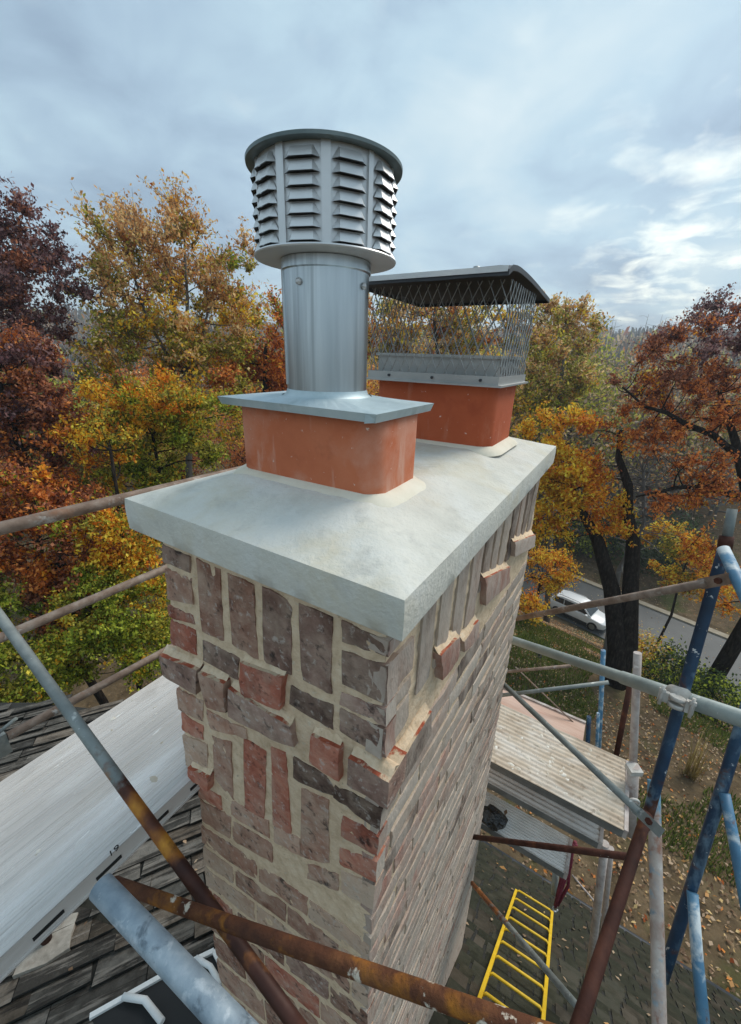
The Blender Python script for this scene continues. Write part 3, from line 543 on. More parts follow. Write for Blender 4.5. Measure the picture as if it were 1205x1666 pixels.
# big oak on the right
bo = W(1240, 900, 15)
make_tree('great_oak', 'big spreading oak with purple-brown top and orange lower boughs at the frame edge', 1245,
          [crown_at(1150, 560, 15, 95, 50), crown_at(1060, 600, 15, 70, 42), crown_at(1190, 525, 15, 70, 36), crown_at(1230, 620, 15, 90, 90), crown_at(1140, 660, 15, 90, 45), crown_at(1020, 680, 14.5, 45, 30),
           crown_at(1130, 770, 14, 60, 40), crown_at(1190, 800, 14, 60, 60), crown_at(1100, 825, 14, 40, 22), crown_at(1050, 710, 14, 55, 26), crown_at(1150, 900, 14, 40, 30), crown_at(1185, 960, 14, 40, 50)],
          [('purple', .7), ('maroon', .8), ('rust', .8), ('orange', .9), ('brown', .25)], BARK, 0.32, 175, 105, 0.11, based=15, csz=0.5, vert=.25, subr=.42,
          trunkpts=[[np.array([bo[0], bo[1], float(terr(bo[0], bo[1])) - .3]), W(1235, 980, 15), W(1215, 800, 15), W(1195, 715, 15), W(1170, 640, 15)],
                    [W(1212, 812, 15), W(1175, 800, 14.8), W(1140, 792, 14.6), W(1100, 793, 14.4), W(1070, 801, 14.3), W(1035, 808, 14.2)],
                    [W(1195, 738, 15), W(1160, 708, 14.8), W(1115, 690, 14.7), W(1085, 672, 14.6), W(1050, 662, 14.5), W(1012, 630, 14.4)]],
          hcol=lambda z, c: np.stack([8 * (z - .76), 1.5 - 7 * np.abs(z - .72), 2.3 - 6 * np.abs(z - .52), 6.5 * (.52 - z), 0 * z], 1))
# double-trunked tree
tb = W(1012, 1085, 15.5); tb[2] = float(terr(tb[0], tb[1]))
make_tree('twin_trunk_oak', 'orange and gold tree with two black trunks rising from one base by the road', 1012,
          [crown_at(930, 720, 15.2, 40, 45), crown_at(890, 760, 15.2, 35, 40), crown_at(950, 800, 15.2, 55, 40), crown_at(985, 845, 15.2, 35, 32), crown_at(890, 850, 15.2, 42, 40), crown_at(920, 770, 15.2, 50, 45), crown_at(880, 700, 15.2, 25, 30)],
          [('orange', .9), ('gold', 1.0), ('rust', .25)], BARK, 0.42, 110, 95, 0.12, based=15.5, csz=0.42,
          trunkpts=[[tb - [0, 0, .4], W(1005, 1060, 15.5), W(995, 960, 15.5), W(972, 880, 15.4), W(948, 835, 15.3), W(928, 790, 15.2)],
                    [tb - [0, 0, .4], W(1022, 1050, 15.4), W(1025, 960, 15.3), W(1030, 880, 15.2), W(1020, 835, 15.2), W(1022, 790, 15.2), W(1006, 745, 15.2), W(1010, 700, 15.2)]],
          hcol=lambda z, c: np.stack([1.2 * ((c @ RM[0]) > (W(935, 800, 15.2) @ RM[0])) , 1.2 * ((c @ RM[0]) <= (W(935, 800, 15.2) @ RM[0])), 0 * z], 1))
# bare grey tree tangled above the twin trunk
make_tree('bare_tree', 'leafless grey tree of tangled twigs behind the twin black trunks', 1035,
          [crown_at(1020, 800, 16.5, 75, 55), crown_at(1000, 740, 17, 60, 40), crown_at(1060, 850, 16.5, 40, 40)], [], TWIG, 0.13, 60, 0, 0.1, based=16.5, csz=0.8, twigs=7)
make_tree('understory_maple', 'small yellow-orange tree behind the blue scaffold post by the kerb', 1115,
          [crown_at(1115, 920, 24, 45, 45), crown_at(1090, 880, 24, 40, 22), crown_at(1150, 950, 24, 30, 30)], [('gold', 1.0), ('orange', .5), ('olive', .6)], BARK, 0.1, 55, 80, 0.17, based=24, csz=0.6)
make_tree('understory_maple', 'small gold tree low beside the chimney edge above the parked car', 870,
          [crown_at(862, 985, 20, 24, 28), crown_at(885, 930, 22, 42, 30)], [('gold', 1.0), ('orange', .6)], BARK, 0.08, 40, 70, 0.14, based=20.5, csz=0.5)
# bare trees on the skyline, one built and copied
bares = []
for k in range(3):
    b0 = np.array([0.0, 0, 0]); t = thing('skyline_tree', 'bare grey tree standing in the thin far row on the skyline', 'tree', b0, 'bare trees on the skyline')
    mb = MB(); H = 1.0
    tips = [np.array([rng.normal() * .10 * (1.3 - z), rng.normal() * .10 * (1.3 - z), z]) for z in rng.uniform(.35, 1.0, 75)]
    skeleton(mb, b0, [b0 - [0, 0, .05], [0.01, 0, .3], [0, .01, .6], [0, 0, .85], [0, 0, 1.0]], tips, .006, nseg=3, minr=.0012, up=-.3, end=.1)
    mb.build('trunk', TWIG, t); bares.append(t)
def copy_tree(src, loc, sc, rz, label=None, group=None, sz=None):
    c = src.copy(); COL.objects.link(c); c.location = tuple(map(float, loc)); c.scale = (sc, sc, sz or sc); c.rotation_euler = (0, 0, rz)
    if label: c['label'] = label
    if group: c['group'] = group
    for ch in src.children:
        d = ch.copy(); COL.objects.link(d); d.parent = c; d.matrix_parent_inverse = ch.matrix_parent_inverse.copy()
    return c
first = set()
def place(src, px, d, top_py, rz, label=None, group=None, fat=1.0):
    p = W(px, 700, d); z0 = float(terr(p[0], p[1])); top = W(px, top_py, d)[2]; h = max(4.0, top - z0)
    if src.name not in first:
        first.add(src.name); src.location = (p[0], p[1], z0); src.scale = (h * fat, h * fat, h); src.rotation_euler = (0, 0, rz); return src
    return copy_tree(src, (p[0], p[1], z0), h * fat, rz, label, group, h)
for i in range(64):
    px = rng.uniform(930, 1210) if i < 46 else rng.uniform(-30, 420)
    d = rng.uniform(62, 95); place(bares[i % 3], px, d, rng.uniform(516, 565) if i < 46 else rng.uniform(505, 575), rng.uniform(0, 6.28), fat=1.1)
brush = []
for k in range(3):
    t = thing('thicket_tree', 'spindly leafless tree in the grey-brown thicket beyond the road', 'tree', (0, 0, 0), 'bare thicket beyond the road')
    mb = MB()
    tips = [np.array([rng.normal() * .22, rng.normal() * .22, z]) for z in rng.uniform(.25, 1.0, 110)]
    skeleton(mb, np.zeros(3), [[0, 0, -.05], [0.02, 0, .3], [-.02, .03, .6], [0.03, -.02, .8]], tips, .015, nseg=3, minr=.0026, up=.1)
    mb.build('trunk', [TWIG, BARKG, TWIG][k], t)
    n = 900; c = np.array(tips)[rng.integers(0, len(tips), n)] + rng.normal(size=(n, 3)) * .04
    v, f = quads(c, 0.022, .2); raw('crown', v, f, [LF['brown'], LF['olive'], LF['tan']], t, rng.choice(3, n, p=[.6, .2, .2])); brush.append(t)
for i in range(52):
    px = rng.uniform(820, 1215); d = rng.uniform(40, 58); place(brush[i % 3], px, d, rng.uniform(570, 700), rng.uniform(0, 6.28), fat=1.0)
wood = []
for k, (pal, lab, kind) in enumerate([((('rust', .6), ('maroon', .4)), 'rust-brown leafy tree in the wood behind the front rows', 'rust'), ((('olive', .6), ('green', .4)), 'olive-green leafy tree in the wood behind the front rows', 'olive'),
                                ((('tan', .5), ('gold', .5)), 'dull gold leafy tree in the wood behind the front rows', 'gold'), ((('dgreen', .75), ('green', .25)), 'dark green leafy tree in the wood behind the front rows', 'green')]):
    t = thing('wood_tree', lab, 'tree', (0, 0, 0), lab.split(' leafy')[0] + ' trees of the wood'); mb = MB()
    tips = ellip(90, (0, 0, .62), (.27, .27, .36), .4)
    skeleton(mb, np.zeros(3), [[0, 0, -.05], [0.01, 0, .25], [-.01, .02, .5], [0.0, 0, .75]], tips, .018, nseg=3, minr=.003)
    mb.build('trunk', BARK, t); n = 90 * 70; ci = rng.integers(0, 90, n)
    c = tips[ci] + rng.normal(size=(n, 3)) * np.array([.05, .05, .045]); v, f = quads(c, .0175, .2)
    raw('crown', v, f, [LF[p[0]] for p in pal], t, rng.choice(2, n, p=[pal[0][1] / (pal[0][1] + pal[1][1]), pal[1][1] / (pal[0][1] + pal[1][1])])); wood.append(t)
for i in range(40):
    px = rng.uniform(-60, 560); d = rng.uniform(20, 48); place(wood[[0, 1, 2, 0, 1, 3][i % 6]], px, d, rng.uniform(600, 700) if d < 32 else rng.uniform(560, 625), rng.uniform(0, 6.28))
for i in range(14):
    px = rng.uniform(560, 960); d = rng.uniform(38, 60); place(wood[[2, 1, 0, 2][i % 4]], px, d, rng.uniform(535, 600), rng.uniform(0, 6.28))
for i in range(12):
    px = rng.uniform(840, 1210); d = rng.uniform(48, 60); place(wood[[3, 1, 2][i % 3]], px, d, rng.uniform(620, 720), rng.uniform(0, 6.28))
def bush(name, label, px, py, d, w, h, pal, n, size, cat='bush', nt=26):
    p = W(px, py, d); b = np.array([p[0], p[1], float(terr(p[0], p[1]))]); t = thing(name, label, cat, b); mb = MB()
    tips = ellip(nt, b + [0, 0, h * .5], (w, w, h * .5), .4); skeleton(mb, b, [b - [0, 0, .1], b + [0, 0, h * .15], b + [0.02, 0, h * .4]], tips, .03, nseg=3, minr=.006)
    mb.build('stem', BARK, t); ci = rng.integers(0, len(tips), n); c = tips[ci] + rng.normal(size=(n, 3)) * h * .12
    v, f = quads(c, size, .2); raw('foliage', v, f, [LF[q] for q in pal], t, rng.choice(len(pal), n)); return t
bush('evergreen_bush', 'dark green bush behind the right black trunk, across the road', 1045, 935, 41, 4.2, 5.0, ['dgreen', 'dgreen'], 9000, .28)
bush('evergreen_bush', 'dark green bush left of the twin trunks, across the road', 955, 905, 44, 4.0, 3.6, ['dgreen', 'green'], 7000, .28)
bush('roadside_bush', 'green bush at the near road edge beside the white-brown scaffold post', 1098, 1100, 17, 1.3, 2.0, ['green', 'dgreen', 'dgreen'], 5200, .13)
bush('roadside_bush', 'dark low bush under the grey tube at the frame edge', 1190, 1120, 15, 1.3, 2.0, ['dgreen', 'green'], 3800, .12)
bush('yellow_bush', 'thin yellow-leaved sapling close beside the twin trunks', 1052, 1030, 18, .8, 2.4, ['gold', 'olive', 'tan'], 1500, .13)
p = W(1143, 1215, 11); pz = float(terr(p[0], p[1])); dg = thing('dry_grass_clump', 'tuft of tall straw-coloured grass on the yard', 'plant', (p[0], p[1], pz))
cc = np.array([p[0], p[1], pz]) + np.stack([rng.normal(0, .12, 70), rng.normal(0, .12, 70), np.zeros(70)], 1)
v, f = blades(cc, 1.5, .03, .28); raw('blades', v, f, [DRYG], dg)

# ------------------------------------------------------------------ white car on the road
def make_car():
    a, b_ = on(886, 986, 2, ROADZ + .7), on(979, 1022, 2, ROADZ + .6); mid = (a + b_) / 2
    fw = RT.copy(); fw3 = np.array([fw[0], fw[1], 0]); sd3 = np.array([RN[0], RN[1], 0]); up = np.array([0, 0, 1.0])
    t0 = 30.75; u = mid[0] * RT[0] + mid[1] * RT[1]
    o = np.array([*(RT * u + RN * t0), ROADZ + .004]); t = thing('parked_car', 'white SUV on the road seen past the chimney edge, nose towards the twin trunks', 'car', o)
    def P(x, y, z): return o + fw3 * x + sd3 * y + up * z
    # side profile (x, z) lower body and cabin
    sec = [(-2.20, .45, .95, .80), (-2.12, .32, 1.02, .88), (-1.5, .28, 1.06, .90), (-.5, .26, 1.04, .92), (.6, .26, 1.02, .92), (1.2, .27, .98, .90), (1.85, .30, .88, .84), (2.15, .36, .78, .72), (2.22, .45, .68, .62)]
    mb = MB(); vs = []; fs = []; ring = 10
    for x, z0, z1, w in sec:
        prof_ = [(-w * .92, z0), (-w, z0 + .12), (-w, z0 + (z1 - z0) * .62), (-w * .95, z1 - .05), (-w * .80, z1), (w * .80, z1), (w * .95, z1 - .05), (w, z0 + (z1 - z0) * .62), (w, z0 + .12), (w * .92, z0)]
        vs += [P(x, y, z) for y, z in prof_]
    for i in range(len(sec) - 1):
        for k in range(ring): fs.append((i * ring + k, i * ring + (k + 1) % ring, (i + 1) * ring + (k + 1) % ring, (i + 1) * ring + k))
    fs += [tuple(range(ring))[::-1], tuple((len(sec) - 1) * ring + k for k in range(ring))]
    mb.add(vs, fs, 0, True); mb.build('body', PAINTW, t, 40)
    cab = [(-2.05, 1.0, .80), (-1.75, 1.48, .70), (-1.2, 1.62, .68), (0, 1.64, .68), (.45, 1.56, .68), (1.15, 1.0, .80)]
    mb = MB(); vs = []; fs = []
    for x, z, w in cab: vs += [P(x, -.82, .96), P(x, -w, z), P(x, w, z), P(x, .82, .96)]
    for i in range(len(cab) - 1):
        for k in range(3): fs.append((i * 4 + k, i * 4 + k + 1, i * 4 + 5 + k, i * 4 + 4 + k))
    mb.add(vs, fs, 0, True); mb.build('cabin', PAINTW, t, 35)
    def pane(pts, name, m):
        mb = MB(); n = np.cross(np.array(pts[1]) - pts[0], np.array(pts[2]) - pts[0]); n = n / np.linalg.norm(n)
        c0 = np.mean(pts, 0); n = n if n @ (c0 - P(0, 0, .8)) > 0 else -n
        k = len(pts); mb.add([np.array(q) + n * .02 for q in pts] + [np.array(q) - n * .03 for q in pts], [tuple(range(k)), tuple(range(2 * k))[k:][::-1]] + [(i, (i + 1) % k, k + (i + 1) % k, k + i) for i in range(k)])
        return mb.build(name, m, t)
    pane([P(.53, -.62, 1.50), P(.53, .62, 1.50), P(1.10, .74, 1.05), P(1.10, -.74, 1.05)], 'windscreen', GLASS)
    pane([P(-1.80, -.62, 1.44), P(-1.80, .62, 1.44), P(-2.03, .7, 1.08), P(-2.03, -.7, 1.08)], 'rear_window', GLASS)
    for s in (-1, 1):
        for x0, x1, x2, x3 in ((-1.68, -1.05, -1.0, -1.85), (-.98, -.20, -.16, -.94), (-.12, .40, .92, -.08)):
            pane([P(x0, s * .715, 1.48), P(x1, s * .715, 1.50), P(x2, s * .80, 1.08), P(x3, s * .80, 1.08)], 'side_window', GLASS)
        mb = MB(); mb.box(P(2.12, s * .52, .70), fw3 * .10, sd3 * .17, up * .07); mb.build('headlight', LAMPG, t)
        mb = MB(); mb.box(P(-2.12, s * .66, .88), fw3 * .08, sd3 * .12, up * .12); mb.build('tail_light', TAILR, t)
        mb = MB(); mb.box(P(.85, s * .98, 1.08), fw3 * .07, sd3 * .10, up * .07); mb.build('side_mirror', PAINTW, t)
        mb = MB(); mb.tube([P(-1.5, s * .6, 1.66), P(-1.4, s * .6, 1.72), P(.1, s * .6, 1.73), P(.25, s * .6, 1.66)], .025, 6); mb.build('roof_rail', ALLOY, t)
        mb = MB(); mb.box(P(0, s * .925, .36), fw3 * 1.0, sd3 * .02, up * .10); mb.build('sill_trim', RUBBER, t)
        for x in (-1.38, 1.38):
            mb = MB(); mb.tube([P(x, s * .68, .35), P(x, s * .93, .35)], .35, 20); w = mb.build('wheel', RUBBER, t)
            mb = MB(); mb.tube([P(x, s * .925, .35), P(x, s * .94, .35)], .22, 14); q = mb.build('rim', ALLOY, None); q.parent = w; q.matrix_parent_inverse = w.matrix_world.inverted()
            q.matrix_parent_inverse = Matrix.Translation((0, 0, 0)); q.location = (0, 0, 0)
    mb = MB(); mb.box(P(2.21, 0, .50), fw3 * .03, sd3 * .42, up * .10); mb.build('grille', RUBBER, t)
    return t
make_car()

# yard lamp and mailbox
p = W(866, 1108, 17); p[2] = float(terr(p[0], p[1])); t = thing('yard_lamp', 'small black lantern post standing on the lawn below the rusty thin bar', 'lamp', p)
hh = W(866, 1062, 17)[2] - p[2]; mb = MB(); mb.lathe(p, [(.0, 0), (.16, 0), (.16, .05), (.08, .1), (.07, hh * .45), (.0, hh * .45)], 12); mb.build('post', RUBBER, t)
mb = MB(); mb.lathe(p + [0, 0, hh * .45], [(.05, 0), (.14, .04), (.17, hh * .42), (.20, hh * .44), (.06, hh * .55), (0, hh * .56)], 8); mb.build('lantern', BLACK, t)
mb = MB(); mb.box(p + [0, 0, hh * .68] - .15 * FWD - .06 * RIGHT, RIGHT * .03, FWD * .01, (0, 0, .06)); mb.build('label_plate', WHITE, t)
p = W(902, 942, 38.5); p[2] = float(terr(p[0], p[1])); t = thing('mailbox', 'black mailbox on a thin post across the road above the car', 'mailbox', p)
mb = MB(); mb.tube([p, p + [0, 0, 1.2]], .06, 8); mb.build('post', RUBBER, t)
mb = MB(); c0 = p + np.array([0, 0, 1.25]); mb.tube([c0 - RIGHT * .45 + [0, 0, .12], c0 + RIGHT * .4 + [0, 0, .12]], .2, 10); mb.build('box', BLACK, t)

HAZE = 0.0011
if HAZE:
    hm = bpy.data.materials.new('haze'); hm.use_nodes = True; ht = hm.node_tree; ht.nodes.remove(ht.nodes['Principled BSDF']); pv = ht.nodes.new('ShaderNodeVolumePrincipled')
    pv.inputs['Color'].default_value = (0.80, 0.86, 0.93, 1); pv.inputs['Density'].default_value = HAZE; pv.inputs['Anisotropy'].default_value = 0.2
    ht.links.new(pv.outputs[0], ht.nodes['Material Output'].inputs['Volume'])
    mb = MB(); mb.aabox(-760, 760, -360, 860, -32, 62); o = mb.build('haze', hm); o['kind'] = 'stuff'
    S.cycles.volume_bounces = 0
# ------------------------------------------------------------------ house: two roof planes
house = thing('house', 'house under the chimney with weathered grey roof and dark mossy rear slope', 'house', (0.5, 0.5, -9.2))
h1 = ray(2100, 620); d1 = np.array([h1[0], h1[1], 0]); d1 /= np.linalg.norm(d1)
nL = np.cross(d1, ray(318, 683)); nL /= np.linalg.norm(nL); nL *= np.sign(nL[2]); PL = W(150, 1560, 2.0); sL = np.cross(nL, d1); sL = sL if sL @ FWD < 0 else -sL   # sL runs up towards us
nR = np.array([0, 1, 1]) / 2 ** .5; PR = W(835, 1550, 3.6); dR = np.array([1.0, 0, 0]); sR = np.array([0, -1, 1]) / 2 ** .5
def slab(name, poly, n, th, m, parent):
    mb = MB(); k = len(poly); mb.add(list(poly) + [q - n * th for q in poly], [tuple(range(k)), tuple(range(k, 2 * k))[::-1]] + [(i, (i + 1) % k, k + (i + 1) % k, k + i) for i in range(k)])
    return mb.build(name, m, parent)
def inside(q, poly):
    c = False; k = len(poly)
    for i in range(k):
        a, b_ = poly[i], poly[(i + 1) % k]
        if (a[1] > q[1]) != (b_[1] > q[1]) and q[0] < (b_[0] - a[0]) * (q[1] - a[1]) / (b_[1] - a[1] + 1e-12) + a[0]: c = not c
    return c
def projpx(X):
    c = RM @ (np.array(X) - C); return (P0[0] + F * c[0] / c[2], P0[1] + F * c[1] / c[2], c[2]) if c[2] > .05 else (-9999, -9999, c[2])
def shingles(root, P, n, d, s, poly, exposure, wmin, wmax, th, mats, gap, skew, maxobj, jit=0.008):
    ax = lambda X: ((X - P) @ d, (X - P) @ s); pl = [ax(np.array(q)) for q in poly]
    a0, a1 = min(q[0] for q in pl), max(q[0] for q in pl); b0, b1 = min(q[1] for q in pl), max(q[1] for q in pl); cand = []
    row = 0; b = b0
    while b < b1:
        a = a0 + rng.uniform(-.3, 0)
        while a < a1:
            w = rng.uniform(wmin, wmax); cx = (a + w / 2, b + exposure / 2)
            if inside(cx, pl):
                e = exposure * rng.uniform(.96, 1.0); k = rng.normal(0, skew); th_ = th * rng.uniform(.6, 1.5); dn = rng.normal(0, jit)
                corners = [(a + gap, b + dn), (a + w - gap, b + dn + rng.normal(0, jit * .5)), (a + w - gap + k, b + exposure * 1.25), (a + gap + k * .7, b + exposure * 1.25)]
                lift = [th_, th_, .002, .002]
                top = [P + d * u + s * v_ + n * l for (u, v_), l in zip(corners, lift)]
                ctr = np.mean(top, 0); pp = projpx(ctr); vis = -50 < pp[0] < 1255 and -50 < pp[1] < 1716
                cand.append((0 if vis else 1, pp[2], top, rng.integers(0, len(mats)) if rng.random() < .7 else 0))
            a += w
        b += exposure; row += 1
    cand.sort(key=lambda q: (q[0], q[1]))
    rest = MB()
    for i, (vis, _, top, mi) in enumerate(cand):
        bot = [q - n * .012 for q in top]
        vs = top + bot; fs = [(0, 4, 5, 1), (1, 5, 6, 2), (2, 6, 7, 3), (3, 7, 4, 0)]  # near-black sides: cut edges, with the shadow line under each row painted in
        if i < maxobj and vis == 0:
            mb = MB(); mb.add(vs, [(0, 1, 2, 3)]); mb.add(vs, fs, 1); mb.build('shingle', [mats[mi], UNDER], root)
        else: rest.add(vs, [(0, 1, 2, 3)], mi); rest.add(vs, fs, len(mats))
    if rest.v: r = rest.build('shingles', list(mats) + [UNDER], root); r['kind'] = 'stuff'
roofL = [onp(-260, 1143, PL, nL), onp(60, 1143, PL, nL), onp(170, 1155, PL, nL), onp(420, 1165, PL, nL), onp(430, 1780, PL, nL), onp(-500, 1900, PL, nL)]
rl = slab('roof', roofL, nL, .12, UNDER, house); rl['label'] = 'shallow roof of weathered grey-brown shingles left of the chimney'
def reparent(o, p): o.parent = p; o.matrix_parent_inverse = p.matrix_parent_inverse.inverted() @ Matrix.Identity(4)
class Sub:                                               # lets parts of parts be built in place
    pass
_build = MB.build
def build2(self, name, mats, parent=None, sharp=None):
    if parent is not None and parent.type == 'MESH':
        o = _build(self, name, mats, None, sharp); o.parent = parent
        g_ = parent; off = Vector((0, 0, 0))
        if g_.parent is not None: pass
        o.matrix_parent_inverse = Matrix.Identity(4); return o
    return _build(self, name, mats, parent, sharp)
MB.build = build2
shingles(rl, PL, nL, d1, -sL, roofL, .108, .18, .46, .026, SHINGLE, .003, .012, 290, .010)
yR0 = PR[1] + PR[2]
def rp(x, y): return np.array([x, y, yR0 - y])
eave = onp(1010, 1512, PR, nR)[1]
roofR = [rp(-1.6, eave), rp(3.6, eave + .02), rp(3.6, -.1), rp(-1.6, -.1)]
rr = slab('roof', roofR, nR, .12, UNDER, house); rr['label'] = 'steep dark mossy rear slope under the yellow ladder'
shingles(rr, PR, nR, dR, sR, roofR, .145, .10, .22, .012, SHGREEN, .011, .008, 290, .006)
n = 150; x_ = rng.uniform(-.4, 3.4, n); y_ = rng.uniform(.9, eave, n); c_ = np.stack([x_, y_, PR[1] + PR[2] - y_], 1) + nR * .022
v, f = quads(c_, .045, .5, np.tile(nR, (n, 1)) + rng.normal(0, .25, (n, 3))); o = raw('leaves_on_roof', v, f, [LF['brown'], LF['tan']], None, rng.choice(2, n, p=[.9, .1])); o['kind'] = 'stuff'
n = 60; a_ = rng.uniform(-.2, 3.0, n); b_ = rng.uniform(-1.6, .6, n); c_ = PL + d1 * a_[:, None] + sL * b_[:, None] + nL * .032
v, f = quads(c_, .035, .5, np.tile(nL, (n, 1)) + rng.normal(0, .25, (n, 3))); o = raw('leaves_on_roof', v, f, [LF['brown'], LF['tan']], None, rng.choice(2, n)); o['kind'] = 'stuff'
ridge = rp(0, -.1)[2]
fs_ = slab('roof', [np.array([-3.0, -.1, ridge]), np.array([3.6, -.1, ridge]), np.array([3.6, -4.4, ridge - 4.3]), np.array([-3.0, -4.4, ridge - 4.3])][::-1], np.array([0, -1, 1]) / 2 ** .5, .12, UNDER, house)
shingles(fs_, np.array([0, -.1, ridge]), np.array([0, -1, 1]) / 2 ** .5, np.array([1.0, 0, 0]), np.array([0, 1, 1]) / 2 ** .5, [np.array([-3.0, -.1, ridge]), np.array([3.6, -.1, ridge]), np.array([3.6, -4.4, ridge - 4.3]), np.array([-3.0, -4.4, ridge - 4.3])], .145, .12, .3, .012, SHGREEN, .006, .008, 0, .004)
mb = MB(); mb.aabox(-1.5, 3.5, -4.0, eave - .4, -9.4, -7.1); mb.build('wall', WALLM, house)
mb = MB(); mb.tube([rp(-1.6, eave + .05) - [0, 0, .06], rp(3.6, eave + .07) - [0, 0, .06]], .055, 10); mb.build('gutter', DARKM, house)

# ------------------------------------------------------------------ the chimney
chim = thing('brick_chimney', 'tall rustic brick chimney with cement crown and two terracotta flues', 'chimney', (-.33, .65, -6.5))
YF = 0.062                                               # plane of the front bricks' backing
LZ = [-.05, -.13, -.30, -.44, -.61, -.86, -.935, -1.06, -1.4, -1.73, -2.235, -2.64, -4, -6.5]
LX = [-.640, -.643, -.660, -.665, -.692, -.712, -.672, -.686, -.725, -.760, -.788, -.80, -.83, -.85]
RZ = [-.05, -.5, -.63, -.92, -1.36, -2, -3, -6.5]; RX = [-.056, -.056, -.058, -.062, -.060, -.058, -.056, -.05]
YBZ = [-.05, -.13, -.45, -.70, -.95, -1.6, -2.4, -3.2, -4.0, -6.5]; 
def rface_x(y): return -.052 + (y - .06) * .026           # the side face turns slightly outward to the rear
def back_y(z): return float(np.interp(z, [-6.5, -4.3, -3.2, -1.6, -.9, -.45, -.13, -.05], [2.2, 1.62, 1.5, 1.25, 1.21, 1.19, 1.12, 1.12]))
def core():
    mb = MB(); zs = np.concatenate([np.linspace(-.05, -1.7, 84), np.linspace(-1.8, -6.5, 40)]); nu = 44; nv = 60
    def sheet_(fn, nu_):
        vs = []; fs = []
        for i, z in enumerate(zs):
            for j in range(nu_ + 1): vs.append(fn(j / nu_, z))
        w = nu_ + 1
        for i in range(len(zs) - 1):
            for j in range(nu_): fs.append((i * w + j, i * w + j + 1, (i + 1) * w + j + 1, (i + 1) * w + j))
        mb.add(vs, fs, 0, True)
    def fr(u, z):
        x = np.interp(-z, [-q for q in LZ], LX) * (1 - u) + np.interp(-z, [-q for q in RZ], RX) * u
        return (x, YF + .004 * nz((x, 0, z), 18) + .004 * nz((x, 1, z), 75) - .002 + (0 if 0 < u < 1 else 0.003), z)
    def sd_(u, z):
        y = (YF + .002) * (1 - u) + back_y(z) * u; x = rface_x(y) - .0035 + .003 * nz((3, y, z), 14) + .003 * nz((5, y, z), 50)
        if u == 0: x = np.interp(-z, [-q for q in RZ], RX)
        return (x, y, z)
    def lf(u, z): return (np.interp(-z, [-q for q in LZ], LX), YF + .003 + (back_y(z) - YF) * u, z)
    def bk(u, z): return (rface_x(back_y(z)) - .006 - u * (rface_x(back_y(z)) - .006 - np.interp(-z, [-q for q in LZ], LX)), back_y(z), z)
    sheet_(fr, nu); sheet_(sd_, nv); sheet_(lf, 4); sheet_(bk, 4)
    return mb.build('mortar_body', MORTAR, chim)
body = core()
NB = [0]
def brick(c4, n, proud, m, back=.03, nx=6, nzv=4, rag=.0013, topm=None, sidem=None):
    """c4: TL, TR, BR, BL on the face; a worn block with ragged arrises standing proud of the mortar"""
    c4 = [np.array(q, float) for q in c4]; n = np.array(n, float); vs = []; w = nx + 1; NB[0] += 1; sd = NB[0] * 1.37
    for i in range(nzv + 1):
        for j in range(w):
            u, v_ = j / nx, i / nzv
            u2, v2 = .5 + .5 * np.sign(u - .5) * abs(2 * u - 1) ** .8, .5 + .5 * np.sign(v_ - .5) * abs(2 * v_ - 1) ** .8
            p = (c4[0] * (1 - u2) + c4[1] * u2) * (1 - v2) + (c4[3] * (1 - u2) + c4[2] * u2) * v2
            edge = (j in (0, nx)) + (i in (0, nzv)); r = rag * (1.0 if edge else .3)
            p = p + np.array([mnoise.noise(Vector((p[0] * 60 + sd, p[1] * 60, p[2] * 60))), mnoise.noise(Vector((p[0] * 60, p[1] * 60 + sd, p[2] * 60 + 9))), mnoise.noise(Vector((p[0] * 60, p[1] * 60, p[2] * 60 + sd)))]) * r * 1.6
            p = p - n * (.0012 * edge) + n * .0028 * mnoise.noise(Vector((p[0] * 38 + sd, p[1] * 38, p[2] * 38)))
            vs.append(p)
    fs = []
    for i in range(nzv):
        for j in range(nx): fs.append((i * w + j, (i + 1) * w + j, (i + 1) * w + j + 1, i * w + j + 1))
    ring = [j for j in range(w)] + [i * w + nx for i in range(1, nzv + 1)] + [nzv * w + j for j in range(nx - 1, -1, -1)] + [i * w for i in range(nzv - 1, 0, -1)]
    o = len(vs); vs += [vs[k] - n * (proud + back) for k in ring]
    for a in range(len(ring)):
        b_ = (a + 1) % len(ring); fs.append((ring[a], ring[b_], o + b_, o + a))
    mb = MB(); mb.add(vs, fs, 0, True)
    if topm:
        for k in range(nx): mb.mi[nx * nzv + k] = 1
        return mb.build('brick', [m, topm], chim, 24)
    if sidem:
        for k in range(nx, nx + nzv): mb.mi[nx * nzv + k] = 1
        return mb.build('brick', [m, sidem], chim, 24)
    return mb.build('brick', m, chim, 24)
NF = np.array([0, -1.0, 0])
def fb(quad, m, proud=.006, **k):
    if proud > .015: return brick([on(x, y, 1, YF - proud) for x, y in quad], NF, proud, m, **k)
    cx_, cy_ = sum(p[0] for p in quad) / 4, sum(p[1] for p in quad) / 4; quad = [(cx_ + (x - cx_) * 1.045, cy_ + (y - cy_) * 1.045) for x, y in quad]; x0_ = max(x for x, y in quad); quad = [(min(x, float(np.interp(y, [1040, 1090, 1145, 1234, 1325, 1373, 1436, 1500, 1540, 1655, 1900], [633, 630, 628, 625.5, 620, 614.5, 610.5, 603.5, 600.5, 597.5, 590]))), y) for x, y in quad]
    if max(x for x, y in quad) < x0_ - .01 or x0_ > 594: k['sidem'] = [R_PINK, R_BEIGE, R_RED][NB[0] % 3]
    return brick([on(x, y, 1, YF - proud) for x, y in quad], NF, proud, m, **k)
